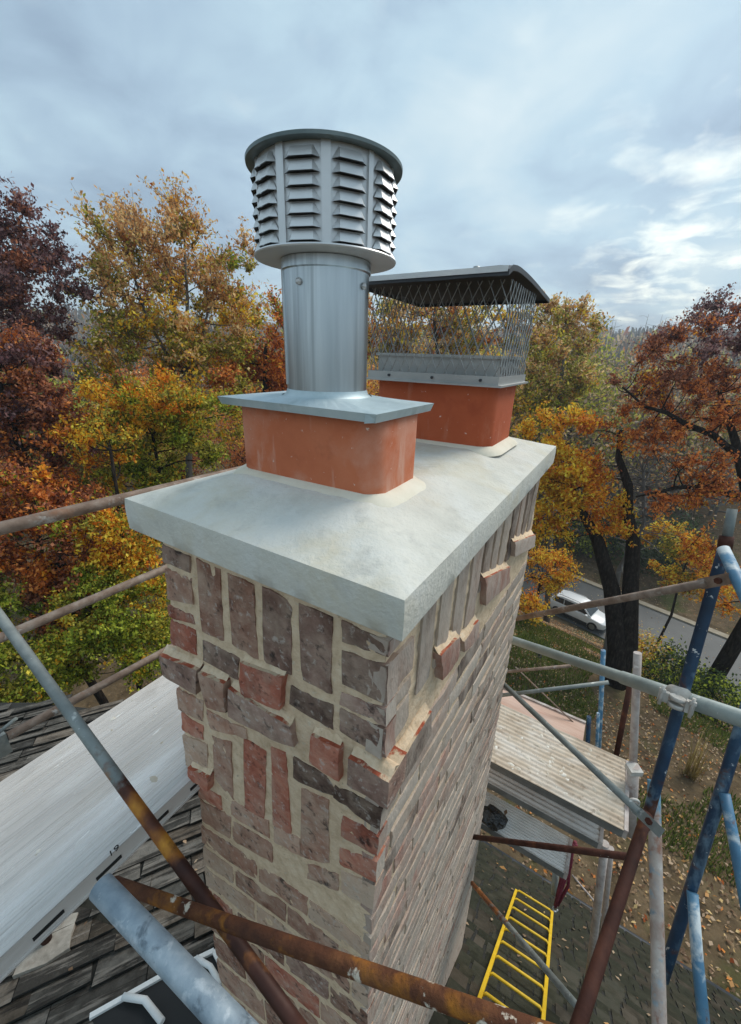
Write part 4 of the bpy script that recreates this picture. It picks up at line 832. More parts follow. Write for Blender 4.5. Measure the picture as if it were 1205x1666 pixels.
front = [
 ([(263.5, 887), (305.7, 907), (307, 932), (264.6, 914.5)], B_DARK), ([(268, 927), (309, 942), (312, 984), (273, 974)], B_BROWN), ([(273, 986.6), (312, 1001.6), (314.5, 1016.5), (274.6, 1004)], B_RED),
 ([(276, 1010.3), (315.7, 1026.5), (318, 1066), (277.6, 1046.4)], B_RED),
 ([(318, 912), (355.5, 929.4), (361.8, 1041.4), (328, 1025.2)], B_BROWN), ([(369, 935.6), (409, 954.3), (417.8, 1071), (376.7, 1046.4)], B_BROWN),
 ([(425.6, 958), (471.7, 981), (472, 1097), (428.7, 1073)], B_GREY), ([(485.8, 984), (538, 1008), (536, 1128), (490, 1103.7)], B_GREY),
 ([(556, 1012), (633, 1046), (630.6, 1069), (557, 1044)], B_DARK), ([(556, 1060), (630.6, 1086.5), (628.6, 1145), (557, 1114)], B_DARK), ([(555.5, 1129), (627.5, 1154.6), (625, 1183), (553, 1147)], B_GREY),
 ([(553, 1156), (627, 1188), (625, 1234), (553, 1190.6)], B_GREY), ([(330, 1043), (386, 1072), (384, 1106), (330.5, 1075)], B_DARK), ([(473, 1118.6), (538.8, 1149.4), (538.8, 1188), (472, 1145.6)], B_DARK),
 ([(286.5, 1122), (328.6, 1141.6), (327.5, 1174), (289.7, 1154)], B_PINK), ([(335, 1157), (397.8, 1187), (400, 1202), (341.6, 1187)], B_PINK), ([(294, 1161), (328.6, 1182.6), (328.6, 1204), (296, 1189)], B_RED),
 ([(297, 1198), (335, 1212), (336, 1262.6), (302.7, 1246)], B_TAN), ([(477, 1234), (541, 1270), (542.6, 1297), (477, 1267.8)], B_DARK), ([(545, 1277), (619.8, 1319), (618.5, 1351), (542.6, 1299)], B_DARK),
 ([(343.7, 1200), (374, 1210.7), (378, 1300), (350, 1267)], B_PINK), ([(395.6, 1204), (431, 1223.7), (428, 1329.6), (397.8, 1316)], B_RED), ([(440, 1219), (462.6, 1228), (472, 1360), (443, 1340)], B_RED),
 ([(490, 1286), (532, 1306), (533, 1404), (488, 1392)], B_PINK), ([(555.5, 1328), (616, 1361.6), (613.4, 1394), (555.5, 1361)], B_RED), ([(552, 1383), (612, 1404), (610, 1436), (553, 1408)], B_RED),
 ([(323, 1276.6), (356.7, 1297), (359, 1319), (323, 1296)], B_RED), ([(325, 1303), (374, 1331), (372, 1364), (328.6, 1336)], B_BROWN), ([(379, 1338), (440, 1374), (441, 1403), (379, 1368)], B_BROWN),
 ([(376, 1303), (392, 1320), (436, 1342), (436, 1362), (376, 1328)][:1] + [(434, 1337), (436, 1364), (376, 1327)], B_PINK), ([(446, 1346), (486, 1366), (486, 1392), (446, 1371)], B_PINK),
 ([(500, 1408), (548, 1424), (548, 1452), (500, 1430)], B_PINK), ([(555, 1418), (611, 1444), (607, 1480), (556, 1452)], B_TAN)]
for q_, m_ in front: fb(q_, m_)
def bed(top, n, pr):                                      # sloping mortar bedding on top of a projecting brick
    a_, b_ = top; k = 9; mb = MB(); vs = []
    for i in range(k + 1):
        p = a_ * (1 - i / k) + b_ * i / k; j = 1 + .25 * nz(p, 30)
        vs += [p - n * pr * min(.9, .38 * j) + [0, 0, -.001], p - n * pr * .66 + [0, 0, .004 * j], p - n * (pr + .002) + [0, 0, .015 * j], p - n * (pr + .02) + [0, 0, -.002]]
    mb.add(vs, [(4 * i + q, 4 * i + 4 + q, 4 * i + 5 + q, 4 * i + 1 + q) for i in range(k) for q in range(3)], 0, True); return mb.build('mortar_bedding', MORTAR, chim)
# projecting courses and clinker bricks
for q_, m_, pr in [([(257, 1066), (318, 1092), (317, 1131), (263.8, 1101)], B_GREY, .026), ([(320, 1095), (361, 1114), (364, 1162), (333, 1150)], B_BROWN, .026), ([(369.7, 1121), (469, 1183), (475.5, 1219), (369.7, 1168)], B_GREY, .022),
                   ([(504, 1197), (549, 1219), (550, 1273), (501.5, 1242)], B_RED, .021), ([(389, 1079), (458, 1103), (453, 1157), (389, 1131)], B_RED, .019), ([(565.8, 1234), (631.4, 1275), (630, 1317), (563, 1278)], B_GREY, .024), ([(303.8, 1250), (336, 1267), (336, 1290), (304.8, 1266)], B_RED, .026)]:
    fb(q_, m_, pr, back=.045, topm=B_ORANGE); bed([on(x, y, 1, YF - pr) for x, y in q_[:2]], NF, pr)
# running courses lower down: bed lines read from left arris to front arris
Ls = [(328, 1373), (331, 1406), (335, 1440), (339, 1476), (344, 1514), (350, 1554), (356, 1597), (363, 1643), (371, 1692), (380, 1745)]
def ledge(y):                                            # chimney's left outline in the photo
    return float(np.interp(y, [1270, 1310, 1400, 1480, 1580, 1650, 1760], [322, 325, 331, 340, 355, 368, 390]))
def redge(y): return float(np.interp(y, [1300, 1373, 1436, 1500, 1540, 1655, 1900], [620, 614, 610, 603, 600, 597, 590]))
pal_low = [B_BROWN, B_PINK, B_BROWN, B_TAN, B_PINK, B_RED, B_BROWN, B_GREY]
yl0 = [1338, 1373, 1407, 1442, 1478, 1516, 1556, 1600, 1648, 1700, 1756]
for r in range(len(yl0) - 1):
    y0, y1 = yl0[r], yl0[r + 1]; sl_ = 195.0 + r * 3
    def pt(u, y): x0 = ledge(y); y_ = y + sl_ * u; return (x0 + (redge(y_) - x0) * u, y_)
    us = [0.0]; u = [.32, .18, .30, .16, .34, .2, .31, .17, .3, .2][r]
    while u < .93: us.append(u); u += rng.uniform(.27, .36)
    us.append(1.0)
    for a, b_ in zip(us[:-1], us[1:]):
        if r == 0 and b_ < .40: pass
        ga, gb = (.012 if a > 0 else .004), (.014 if b_ < 1 else .002); gm_ = (y1 - y0) * .15
        fb([pt(a + ga, y0 + gm_), pt(b_ - gb, y0 + gm_), pt(b_ - gb, y1 - gm_ * .4), pt(a + ga, y1 - gm_ * .4)], pal_low[int(rng.integers(0, 8))], .005)
# ---- side face
def sp(y, z, pr): return np.array([rface_x(y) + pr, y, z])
NS = np.array([1.0, -.026, 0])
def sb(y0, y1, z0, z1, m, pr=.003, **k): return brick([sp(y0, z1, pr), sp(y1, z1, pr), sp(y1, z0, pr), sp(y0, z0, pr)], NS, pr, m, **k)
for z1, z0 in ((-.125, -.155), (-.180, -.252), (-.268, -.300), (-.312, -.385)): sb(.056, .155, z0, z1, R_PINK if z0 > -.3 else R_BEIGE)
yy = .185; k = 0
while yy < 1.06:
    w = rng.uniform(.056, .066); zb = -.345 + rng.normal(0, .008) + (.0 if yy < .5 else .05); sb(yy, yy + w, zb, -.085, [R_DARK, R_BEIGE, R_DARK, R_PINK, R_DARK][k % 5], nx=3, nzv=5); yy += w + rng.uniform(.018, .03); k += 1
def spx(x, y, pr): # photo point on the side face
    r = ray(x, y); n = NS; P = sp(.06, 0, pr); return C + r * ((P - C) @ n) / (r @ n)
for q_, m_, pr in [([(632, 1276), (704, 1157), (703, 1196), (631, 1319)], R_DARK, .030), ([(719, 1067), (750, 1034), (748, 1070), (722, 1108)], R_RED, .030), ([(756, 1044), (780, 1009), (781, 1036), (757, 1062)], R_RED, .025),
                   ([(791, 941), (831, 922), (830, 948), (792, 986)], R_RED, .028), ([(839, 882), (871.7, 870), (870.4, 889), (839, 906)], R_PINK, .030)]:
    brick([spx(x, y, pr * .6) for x, y in q_], NS, pr * .6, m_, back=.04, topm=B_ORANGE); bed([spx(*q_[0], pr * .6), spx(*q_[1], pr * .6)], NS, pr * .6)
z = -.47; r = 0
rest = MB()
while z > -5.2:
    h = .056; y = .058; step = (.10 if r % 2 else .20); gap = .009; yb = back_y(z - .03) - .004
    while y < yb - .02:
        y1 = min(y + step + rng.normal(0, .02), yb)
        if yb - y1 < .05: y1 = yb
        if NB[0] >= 293:
            p_ = [sp(y + .001, z, .002), sp(y1 - gap, z, .002), sp(y1 - gap, z - h, .002), sp(y + .001, z - h, .002)]; rest.add(p_ + [q - NS * .02 for q in p_], [(3, 2, 1, 0), (0, 1, 5, 4), (1, 2, 6, 5), (2, 3, 7, 6), (3, 0, 4, 7)], int(rng.integers(0, 3)))
        else: sb(y + .001, y1 - gap, z - h, z, [R_PINK, R_BEIGE, R_PINK, R_RED, R_BEIGE, R_PINK, R_BEIGE, R_DARK, R_PINK, R_BEIGE][int(rng.integers(0, 10))], rng.uniform(.0005, .002), rag=.002)
        y = y1; step = .24 if z > -1.5 else .30
    z -= .072; r += 1
if rest.v: o = rest.build('bricks', [R_PINK, R_BEIGE, R_PINK], chim); o['kind'] = 'stuff'
print('bricks', NB[0])

# ---- cement crown
A, B, H = .6433, 1.1847, .0668
def crown():
    mb = MB(); nx, ny = 44, 72
    xs = np.linspace(-A, 0, nx + 1); ys = np.linspace(0, B, ny + 1)
    def hz(x, y):
        e = min(-x, x + A, y, B - y); z = .044 * min(1, e / .165)
        return z + (.0018 * nz((x, y, 0), 9) + .0014 * nz((x, y, 3), 34)) * min(1, e / .03)
    vs = [(x, y, hz(x, y)) for y in ys for x in xs]; w = nx + 1
    fs = [(j * w + i, j * w + i + 1, (j + 1) * w + i + 1, (j + 1) * w + i) for j in range(ny) for i in range(nx)]
    mb.add(vs, fs, 0, True)
    per = [(x, 0) for x in xs[:-1]] + [(0, y) for y in ys[:-1]] + [(x, B) for x in xs[:0:-1]] + [(-A, y) for y in ys[:0:-1]]
    n = len(per); rings = []
    for k, (ins, z) in enumerate([(0, 0), (-.0005, -.0035), (-.002, -.02), (-.002, -.04), (-.001, -H + .004), (.003, -H), (.09, -H)]):
        ring = []
        for x, y in per:
            xx = x + (ins if x <= -A + 1e-9 else -ins if x >= -1e-9 else 0); yy = y + (ins if y <= 1e-9 else -ins if y >= B - 1e-9 else 0)
            lo = 1 if k >= 4 else 0; xt = -x / A
            zz_ = (hz(x, y) if k == 0 else z - (.004 * xt if lo else 0)) + (.0010 * nz((x, y, k), 14) if k else 0)
            if ins == .09: xx = min(-.09, max(-A + .09, x)); yy = min(B - .09, max(.09, y))
            ring.append((xx, yy, zz_))
        rings += ring
    fs = [(k * n + i, (k + 1) * n + i, (k + 1) * n + (i + 1) % n, k * n + (i + 1) % n) for k in range(6) for i in range(n)]
    mb.add(rings, fs, 0, True); return mb.build('crown_slab', CROWN, chim, 40)
crown()
def rrect(x0, x1, y0, y1, r, n=6):
    pts = []
    for cx, cy, a0 in ((x1 - r, y0 + r, -90), (x1 - r, y1 - r, 0), (x0 + r, y1 - r, 90), (x0 + r, y0 + r, 180)):
        for i in range(n + 1): a = math.radians(a0 + 90 * i / n); pts.append((cx + r * math.cos(a), cy + r * math.sin(a)))
    return pts
def flue(x0, x1, y0, y1, z0, z1, m, th=.018):
    mb = MB(); out = rrect(x0, x1, y0, y1, .035); inn = rrect(x0 + th, x1 - th, y0 + th, y1 - th, .022); n = len(out); vs = []
    for pts, z in ((out, z0), (out, z0 + .05), (out, z1 - .004), ([(p[0] * .985 + (x0 + x1) / 2 * .015, p[1] * .985 + (y0 + y1) / 2 * .015) for p in out], z1), (inn, z1), (inn, z0)): vs += [(p[0] + .0008 * nz((p[0], p[1], z), 40), p[1], z) for p in pts]
    mb.add(vs, [(k * n + i, k * n + (i + 1) % n, (k + 1) * n + (i + 1) % n, (k + 1) * n + i) for k in range(5) for i in range(n)], 0, True)
    return mb.build('flue_tile', m, chim, 40)
def bead(x0, x1, y0, y1, zb, parent):
    mb = MB(); vs = []; profs = [(-.004, .015), (.005, .0145), (.014, .010), (.025, .004), (.032, -.004)]; base = rrect(x0, x1, y0, y1, .035, 8); n = len(base)
    cx, cy = (x0 + x1) / 2, (y0 + y1) / 2
    for o_, z in profs:
        for i, p in enumerate(rrect(x0 - o_, x1 + o_, y0 - o_, y1 + o_, .035 + max(o_, -.01), 8)):
            k = 1 + .35 * nz((p[0], p[1], o_), 22); vs.append((p[0], p[1], zb + z * k))
    mb.add(vs, [(k * n + i, k * n + (i + 1) % n, (k + 1) * n + (i + 1) % n, (k + 1) * n + i) for k in range(len(profs) - 1) for i in range(n)], 0, True)
    return mb.build('caulk_bead', CAULK, parent)
F1 = (-.509, -.158, .186, .362); F2 = (-.50, -.120, .735, .985)
f1 = flue(*F1, .02, .190, TERRA); bead(*F1, .036, f1)
f2 = flue(*F2, .02, .232, TERRA2); bead(*F2, .036, f2)

# ------------------------------------------------------------------ round louvered cap on its pipe
PC = np.array([-.333, .275, 0.0])
cap = thing('louvered_chimney_cap', 'round louvered steel cap on a galvanised pipe above the front flue', 'chimney cap', (PC[0], PC[1], .19))
px0, px1, py0, py1, pz = -.527, -.147, .160, .386, .200
mb = MB()
lo = rrect(px0, px1, py0, py1, .004, 1); hi = [(PC[0] + .112 * math.cos(a), PC[1] + .112 * math.sin(a)) for a in [0] * 0] 
n = 48; top = []; out = []
for k in range(n):
    a = 2 * math.pi * k / n; c_, s_ = math.cos(a), math.sin(a)
    t_ = min(((px1 - PC[0]) if c_ > 0 else (PC[0] - px0)) / max(abs(c_), 1e-6), ((py1 - PC[1]) if s_ > 0 else (PC[1] - py0)) / max(abs(s_), 1e-6))
    out.append((PC[0] + c_ * t_, PC[1] + s_ * t_)); top.append((PC[0] + .09 * c_, PC[1] + .09 * s_))
for cx, cy in ((px0, py0), (px1, py0), (px1, py1), (px0, py1)):          # snap the nearest ray to each corner
    j = int(np.argmin([(p[0] - cx) ** 2 + (p[1] - cy) ** 2 for p in out])); out[j] = (cx, cy)
vs = [(p[0], p[1], pz + .010 + .0015 * nz((p[0], p[1], 0), 20)) for p in top] + [(p[0], p[1], pz) for p in out] + [(p[0] * .975 + PC[0] * .025, p[1] * .95 + PC[1] * .05, pz - .015) for p in out]
mb.add(vs, [(k * n + i, (k + 1) * n + i, (k + 1) * n + (i + 1) % n, k * n + (i + 1) % n) for k in range(2) for i in range(n)])
mb.build('base_plate', GALVP, cap)
mb = MB(); mb.box((px1 - .014, py0 + .0035, pz - .009), (.008, .002, .001), (-.001, .002, 0), (.001, 0, .0065)); mb.build('folded_corner', GALVP, cap)
PR_ = .0785; ZT = .440
mb = MB(); mb.lathe(PC, [(.096, pz + .006), (.088, pz + .0085), (.082, pz + .013), (PR_ + .0012, pz + .020), (PR_ + .0005, pz + .022)], 64); mb.build('pipe_collar', GALVP, cap)
mb = MB(); mb.lathe(PC, [(PR_, pz + .010), (PR_, pz + .021), (PR_, pz + .026), (PR_, pz + .10), (PR_, pz + .17), (PR_, ZT - .022), (PR_, ZT - .018), (PR_ + .003, ZT - .016), (PR_ + .003, ZT)], 64)
pipe = mb.build('pipe', GALV, cap, 50)
sa = math.atan2(C[1] - PC[1], C[0] - PC[0])
mb = MB(); a = sa - 1.32; e = np.array([math.cos(a), math.sin(a), 0]); tt = np.array([-e[1], e[0], 0]); mb.box(PC + e * (PR_ + .001) + [0, 0, (pz + ZT) / 2 + .01], e * .002, tt * .004, (0, 0, (ZT - pz) / 2 - .02)); mb.build('pipe_seam', GALV, pipe)
for a in (sa - .62, sa + .95):
    e = np.array([math.cos(a), math.sin(a), 0]); c0 = PC + e * PR_ + [0, 0, ZT - .04]; mb = MB(); mb.tube([c0, c0 + e * .004, c0 + e * .006], [.006, .0055, .002], 8); mb.build('screw', LIP, pipe)
RD, RFL = .1135, .1255
mb = MB(); mb.lathe(PC, [(PR_, ZT + .001), (RFL, ZT + .001), (RFL + .001, ZT + .003), (RFL, ZT + .005), (RD - .004, ZT + .006)], 72); mb.build('flange', STEEL, cap, 40)
NSD = 10; ZD0, ZD1 = ZT + .005, ZT + .134
drum = None
a0 = sa + math.radians(0.5)
mb = MB(); vs = []; fs = []
for k in range(NSD * 4):
    a = 2 * math.pi * k / (NSD * 4) + a0; r_ = RD; vs += [(PC[0] + r_ * math.cos(a), PC[1] + r_ * math.sin(a), ZD0), (PC[0] + r_ * math.cos(a), PC[1] + r_ * math.sin(a), ZD1)]
nn_ = NSD * 4
mb.add(vs, [(2 * i, 2 * ((i + 1) % nn_), 2 * ((i + 1) % nn_) + 1, 2 * i + 1) for i in range(nn_)], 0, True); drum = mb.build('drum', STEEL, cap)
for k in range(NSD):                                      # raised seams between louver columns
    a = 2 * math.pi * k / NSD + a0; e = np.array([math.cos(a), math.sin(a), 0]); tt = np.array([-e[1], e[0], 0])
    mb = MB(); mb.box(PC + e * (RD + .001) + [0, 0, (ZD0 + ZD1) / 2], e * .0022, tt * (.0045 if k % 3 else .007), (0, 0, (ZD1 - ZD0) / 2)); mb.build('seam_strip', STEEL, drum)
    am = a + math.pi / NSD; e = np.array([math.cos(am), math.sin(am), 0]); tt = np.array([-e[1], e[0], 0]); up = np.array([0, 0, 1.0])
    for j in range(7):
        zt = ZD1 - .007 - j * .0172; wt, wb, dp, hh = .0175, .0278, .0105, .0150; q0 = PC + e * (RD - .001)
        v_ = [q0 - tt * wt + up * (zt), q0 + tt * wt + up * zt, q0 - tt * (wt - .001) + e * .005 + up * (zt - .002), q0 + tt * (wt - .001) + e * .005 + up * (zt - .002),
              q0 - tt * (wb - .009) + e * dp + up * (zt - hh), q0 + tt * (wb - .009) + e * dp + up * (zt - hh), q0 - tt * wb + e * .0 + up * (zt - hh), q0 + tt * wb + e * .0 + up * (zt - hh),
              q0 - tt * wb * .8 - e * .004 + up * (zt - hh - .001), q0 + tt * wb * .8 - e * .004 + up * (zt - hh - .001)]
        mb = MB(); mb.add(v_, [(0, 2, 3, 1), (2, 4, 5, 3), (0, 6, 4, 2), (1, 3, 5, 7)], 0)
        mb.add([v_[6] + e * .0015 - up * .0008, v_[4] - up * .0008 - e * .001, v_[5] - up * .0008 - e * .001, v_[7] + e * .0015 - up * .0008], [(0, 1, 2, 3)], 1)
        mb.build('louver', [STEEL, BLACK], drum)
mb = MB(); mb.lathe(PC, [(RD, ZD1 - .001), (.1275, ZD1 - .002), (.1305, ZD1 - .001), (.131, ZD1 + .0035), (.128, ZD1 + .005), (.0, ZD1 + .016)], 72); mb.build('lid', LIDM, cap, 35)

# ------------------------------------------------------------------ rectangular mesh cap on the rear flue
mc = thing('mesh_chimney_cap', 'rectangular wire mesh cap with dark metal roof on the rear flue', 'chimney cap', (-.31, .87, .22))
X0, X1, Y0, Y1, ZB = -.515, -.112, .715, 1.025, .222
mb = MB()                                                  # flange: vertical lip with outward foot
for (xa, ya, xb, yb) in ((X0, Y0, X1, Y0), (X1, Y0, X1, Y1), (X1, Y1, X0, Y1), (X0, Y1, X0, Y0)):
    d_ = np.array([xb - xa, yb - ya, 0]); d_ /= np.linalg.norm(d_); n_ = np.array([d_[1], -d_[0], 0]); a_, b_ = np.array([xa, ya, ZB]), np.array([xb, yb, ZB])
    mb.add([a_, b_, b_ + [0, 0, .022], a_ + [0, 0, .022]], [(0, 1, 2, 3)]); mb.add([a_ + n_ * .010, b_ + n_ * .010, b_, a_], [(0, 1, 2, 3)])
    mb.add([a_ + n_ * .010 - d_ * .01, b_ + n_ * .010 + d_ * .01, b_ + n_ * .010 + d_ * .01 - [0, 0, .005], a_ + n_ * .010 - d_ * .01 - [0, 0, .005]], [(3, 2, 1, 0)])
mb.add([(X0, Y0, ZB + .0005), (X1, Y0, ZB + .0005), (X1, Y1, ZB + .0005), (X0, Y1, ZB + .0005)], [(0, 1, 2, 3)])
mb.build('flange', FLANGE, mc)
mb = MB(); xi0, xi1, yi0, yi1 = X0 + .02, X1 - .02, Y0 + .03, Y1 - .03       # inner collar standing up inside
for (xa, ya, xb, yb) in ((xi0, yi0, xi1, yi0), (xi1, yi0, xi1, yi1), (xi1, yi1, xi0, yi1), (xi0, yi1, xi0, yi0)):
    d_ = np.array([xb - xa, yb - ya, 0.]); d_ /= np.linalg.norm(d_); n_ = np.array([d_[1], -d_[0], 0])
    mb.box(((xa + xb) / 2, (ya + yb) / 2, ZB + .034), d_ * (np.hypot(xb - xa, yb - ya) / 2), n_ * .002, (0, 0, .033))
    mb.box(np.array([(xa + xb) / 2, (ya + yb) / 2, ZB + .069]) + n_ * .003, d_ * (np.hypot(xb - xa, yb - ya) / 2 + .004), n_ * .007, (0, 0, .004))
mb.build('collar', FLANGE, mc)
ZTOP = .470
def expanded(a_, b_, name):
    a_, b_ = np.array(a_), np.array(b_); Lw = np.linalg.norm(b_ - a_); d_ = (b_ - a_) / Lw; n_ = np.cross(d_, [0, 0, 1.0]); mb = MB(); pw, ph = .0275, .058; hh = ZTOP - ZB - .004
    ncol = int(round(Lw / pw)); nrow = int(round(hh / (ph / 2))); pw = Lw / ncol; ph2 = hh / nrow; r_ = .0013
    slope = pw / ph; run = hh * slope
    for sg in (1, -1):
        for i in range(-int(run / pw) - 1, int(Lw / pw) + int(run / pw) + 2):
            u0 = i * pw + (.25 * pw); u1 = u0 + sg * run; z0, z1 = 0.0, hh
            lo, hi = (u0, u1) if u0 < u1 else (u1, u0)
            if hi <= 0 or lo >= Lw: continue
            def zc(u): return (u - u0) / (u1 - u0) * hh
            zs_ = [0.0, hh]
            if sg > 0:
                if u0 < 0: zs_[0] = zc(0)
                if u1 > Lw: zs_[1] = zc(Lw)
            else:
                if u0 > Lw: zs_[0] = zc(Lw)
                if u1 < 0: zs_[1] = zc(0)
            pts = []
            for q in np.linspace(zs_[0], zs_[1], 5): pts.append(a_ + d_ * (u0 + (u1 - u0) * q / hh) + np.array([0, 0, .002 + q]) + n_ * (.0012 * sg + .0015 * math.sin(q * 40 + i)))
            mb.tube(pts, r_, 4, caps=False, smooth=False)
    return mb.build(name, MESHM, mc)
i_ = .004
expanded((X0 + i_, Y0 + i_, ZB), (X1 - i_, Y0 + i_, ZB), 'mesh_panel'); expanded((X1 - i_, Y0 + i_, ZB), (X1 - i_, Y1 - i_, ZB), 'mesh_panel')
expanded((X1 - i_, Y1 - i_, ZB), (X0 + i_, Y1 - i_, ZB), 'mesh_panel'); expanded((X0 + i_, Y1 - i_, ZB), (X0 + i_, Y0 + i_, ZB), 'mesh_panel')
rx0, rx1, ry0, ry1, rz = -.565, -.104, .640, 1.150, .472
mb = MB(); vs = []; nu, nv = 16, 16
for s_ in (0, 1):
    for j in range(nv + 1):
        for i in range(nu + 1):
            u, v_ = i / nu, j / nv; x, y = rx0 + (rx1 - rx0) * u, ry0 + (ry1 - ry0) * v_
            z = rz + .020 * (1 - max(abs(2 * u - 1), abs(2 * v_ - 1))) + .019 * math.sin(math.pi * v_ ** .5) * (.35 + .65 * u) + .0015 * nz((x, y, 0), 9) + (.0025 if s_ else 0); vs.append((x, y, z))
w = nu + 1; k0 = w * (nv + 1)
fs = [(j * w + i, (j + 1) * w + i, (j + 1) * w + i + 1, j * w + i + 1) for j in range(nv) for i in range(nu)]; fs += [tuple(k0 + q for q in f_[::-1]) for f_ in fs]
mb.add(vs, fs, 0, True); mb.build('roof', DARKM, mc)
mb = MB(); per_ = [j for j in range(nu + 1)] + [i * w + nu for i in range(1, nv + 1)] + [nv * w + j for j in range(nu - 1, -1, -1)] + [i * w for i in range(nv - 1, 0, -1)]
cx_, cy_ = (rx0 + rx1) / 2, (ry0 + ry1) / 2; rp_ = [np.array(vs[k]) for k in per_]; n_ = len(rp_)                    # folded rim follows the bent edge
ring = [p + np.array([(p[0] - cx_) * k, (p[1] - cy_) * k, dz]) for k, dz in ((0, .004), (.012, .003), (.014, -.009), (.002, -.010)) for p in rp_]
mb.add(ring, [(k * n_ + i, k * n_ + (i + 1) % n_, (k + 1) * n_ + (i + 1) % n_, (k + 1) * n_ + i) for k in range(3) for i in range(n_)]); mb.build('roof_rim', DARKM, mc)
mb = MB(); mb.box(((rx0 + rx1) / 2, ry0 - .0055, rz + .004), ((rx1 - rx0) / 2, 0, 0), (0, .001, 0), (0, 0, .006)); mb.build('lit_front_rim', LIP, mc)  # brighter metal on this edge only, painting the light the lip catches
mb = MB(); mb.lathe((-.235, .80, rz + .030), [(0, .016), (.008, .014), (.010, .006), (.006, 0)], 10); mb.build('bolt', FLANGE, mc)
for sx in (-.16, -.30, -.44):
    mb = MB(); mb.tube([(sx, Y0 - .001, ZB + .011), (sx, Y0 - .005, ZB + .011)], .004, 8); mb.build('screw', DARKM, mc)

# ------------------------------------------------------------------ scaffold tubes
def T(name, label, pts, r, mats, mis=None, cat='scaffold tube', group=None, n=16, flat=None, rs=None, wear=None):
    """pts world; one straight tube (or a bent one); flat=(start?, end?) squashed bolted ends"""
    base = pts[int(np.argmin([p[2] for p in pts]))]; t = thing(name, label, cat, base, group); mb = MB(); mb.tube(pts, rs or r, n, caps=True, mis=mis); tb_ = mb.build('tube', mats, t)
    if wear is not None: setwear(tb_, wear, n)
    if flat:
        for end in flat:
            p, q = (pts[0], pts[1]) if end == 0 else (pts[-1], pts[-2]); d_ = (np.array(p) - q); d_ /= np.linalg.norm(d_); vw = C - p; sd_ = np.cross(d_, vw); sd_ /= np.linalg.norm(sd_); nn = np.cross(sd_, d_)
            mb = MB(); mb.box(p + d_ * .025, d_ * .045, sd_ * r * 1.25, nn * .004); mb.build('flattened_end', mats if not isinstance(mats, list) else mats[0], t)
            mb = MB(); b0 = p + d_ * .035; mb.tube([b0, b0 + nn * .014], .009, 6, smooth=False); mb.build('bolt', TUBEDRUST, t)
    return t
def setwear(o, wear, n):
    a = o.data.attributes.new('wear', 'FLOAT', 'POINT'); a.data.foreach_set('value', np.repeat(np.array(wear, np.float32), n))
def seg(p, q, k): return [np.array(p) * (1 - i / k) + np.array(q) * i / k for i in range(k + 1)]
def yline(px, py, x, y0, y1):                              # line along the chimney's side direction through a photo point
    P = on(px, py, 0, x); return np.array([x, y0, P[2]]), np.array([x, y1, P[2]])
RUSTC = ((0.05, 0.018, 0.012), (0.12, 0.04, 0.02), (0.30, 0.11, 0.02), (0.55, 0.25, 0.03)); DRUSTC = ((0.035, 0.013, 0.010), (0.07, 0.024, 0.016), (0.13, 0.05, 0.03))
BRACEMAT = wearmat('brace_grey_to_rust', TUBEGREY, RUSTC); BLUEWEAR = wearmat('blue_to_rust', BLUE, DRUSTC); REARBRACE = wearmat('rust_to_grey', TUBEGREY, ((0.10, 0.035, 0.018), (0.22, 0.08, 0.025), (0.40, 0.16, 0.04))); FLAKEWEAR = wearmat('flaked_to_blue', FLAKED, ((0.05, 0.16, 0.26), (0.14, 0.29, 0.40), (0.36, 0.46, 0.52)))
# left: guard rails and platform
RG = 'rusty guard rails left of the chimney'
z_t = on(100, 840, 0, -1.3)[2]; z_m = on(130, 986, 0, -1.3)[2]; z_b = on(140, 1130, 0, -1.3)[2]
T('guard_rail', 'topmost of three brown guard rails, ending at the cement crown corner', [np.array([-1.3, -.9, z_t + .03]), np.array([-1.3, 1.9, z_t - .03])], .0200, TUBEBROWN, group=RG, cat='guard rail')
T('guard_rail', 'middle of three brown guard rails left of the chimney', [np.array([-1.3, -.9, z_m + .02]), np.array([-1.3, 1.9, z_m - .02])], .0155, TUBEBROWN, group=RG, cat='guard rail')
pb0 = on(12, 1198, 0, -1.3)
t = T('guard_rail', 'lowest brown guard rail, held in a grey bracket above the roof', [pb0, pb0 + (on(275, 1055, 0, -1.3) - pb0) * 2.2], .0150, TUBEBROWN, group=RG, cat='guard rail')
mb = MB(); mb.box(pb0 - [0, .02, .02], (.008, 0, 0), (0, .018, 0), (0, 0, .04)); mb.tube([pb0 + [0, -.02, .03], pb0 + [.03, .03, .07]], .006, 8); mb.build('bracket', TUBEGREY, t)
pl = thing('scaffold_plank', 'whitish dusty aluminium deck plank left of the chimney', 'plank', (-.9, -.4, -.98))
zp = -.9; xa_, xb_ = -1.122, -.671
def ribbed(x0, x1, y0, y1, z, n, dp, along='y', th=.055, mat=None, parent=None, name='deck'):
    mb = MB(); vs = []; pr = []
    for i in range(n):
        for q in range(6): pr.append(((i + q / 6) / n, -dp * (.5 - .5 * math.cos(2 * math.pi * q / 6)) * (1 if along == 'x' else rng.uniform(.3, 1.5))))
    pr = [(0, 0)] + pr + [(1, 0)]
    for u, dz in pr:
        for e in (0, 1):
            vs.append((x0 + (x1 - x0) * u, (y0, y1)[e], z + dz) if along == 'y' else ((x0, x1)[e], y0 + (y1 - y0) * u, z + dz))
    fs = [(2 * i, 2 * i + 2, 2 * i + 3, 2 * i + 1) for i in range(len(pr) - 1)]; mb.add(vs, fs)
    mb.aabox(x0 + .001, x1 - .001, y0 + .001, y1 - .001, z - th, z - dp - .001)
    return mb.build(name, mat, parent)
ribbed(xa_, xb_, -1.6, .93, zp, 48, .0016, 'y', .02, ALU, pl)
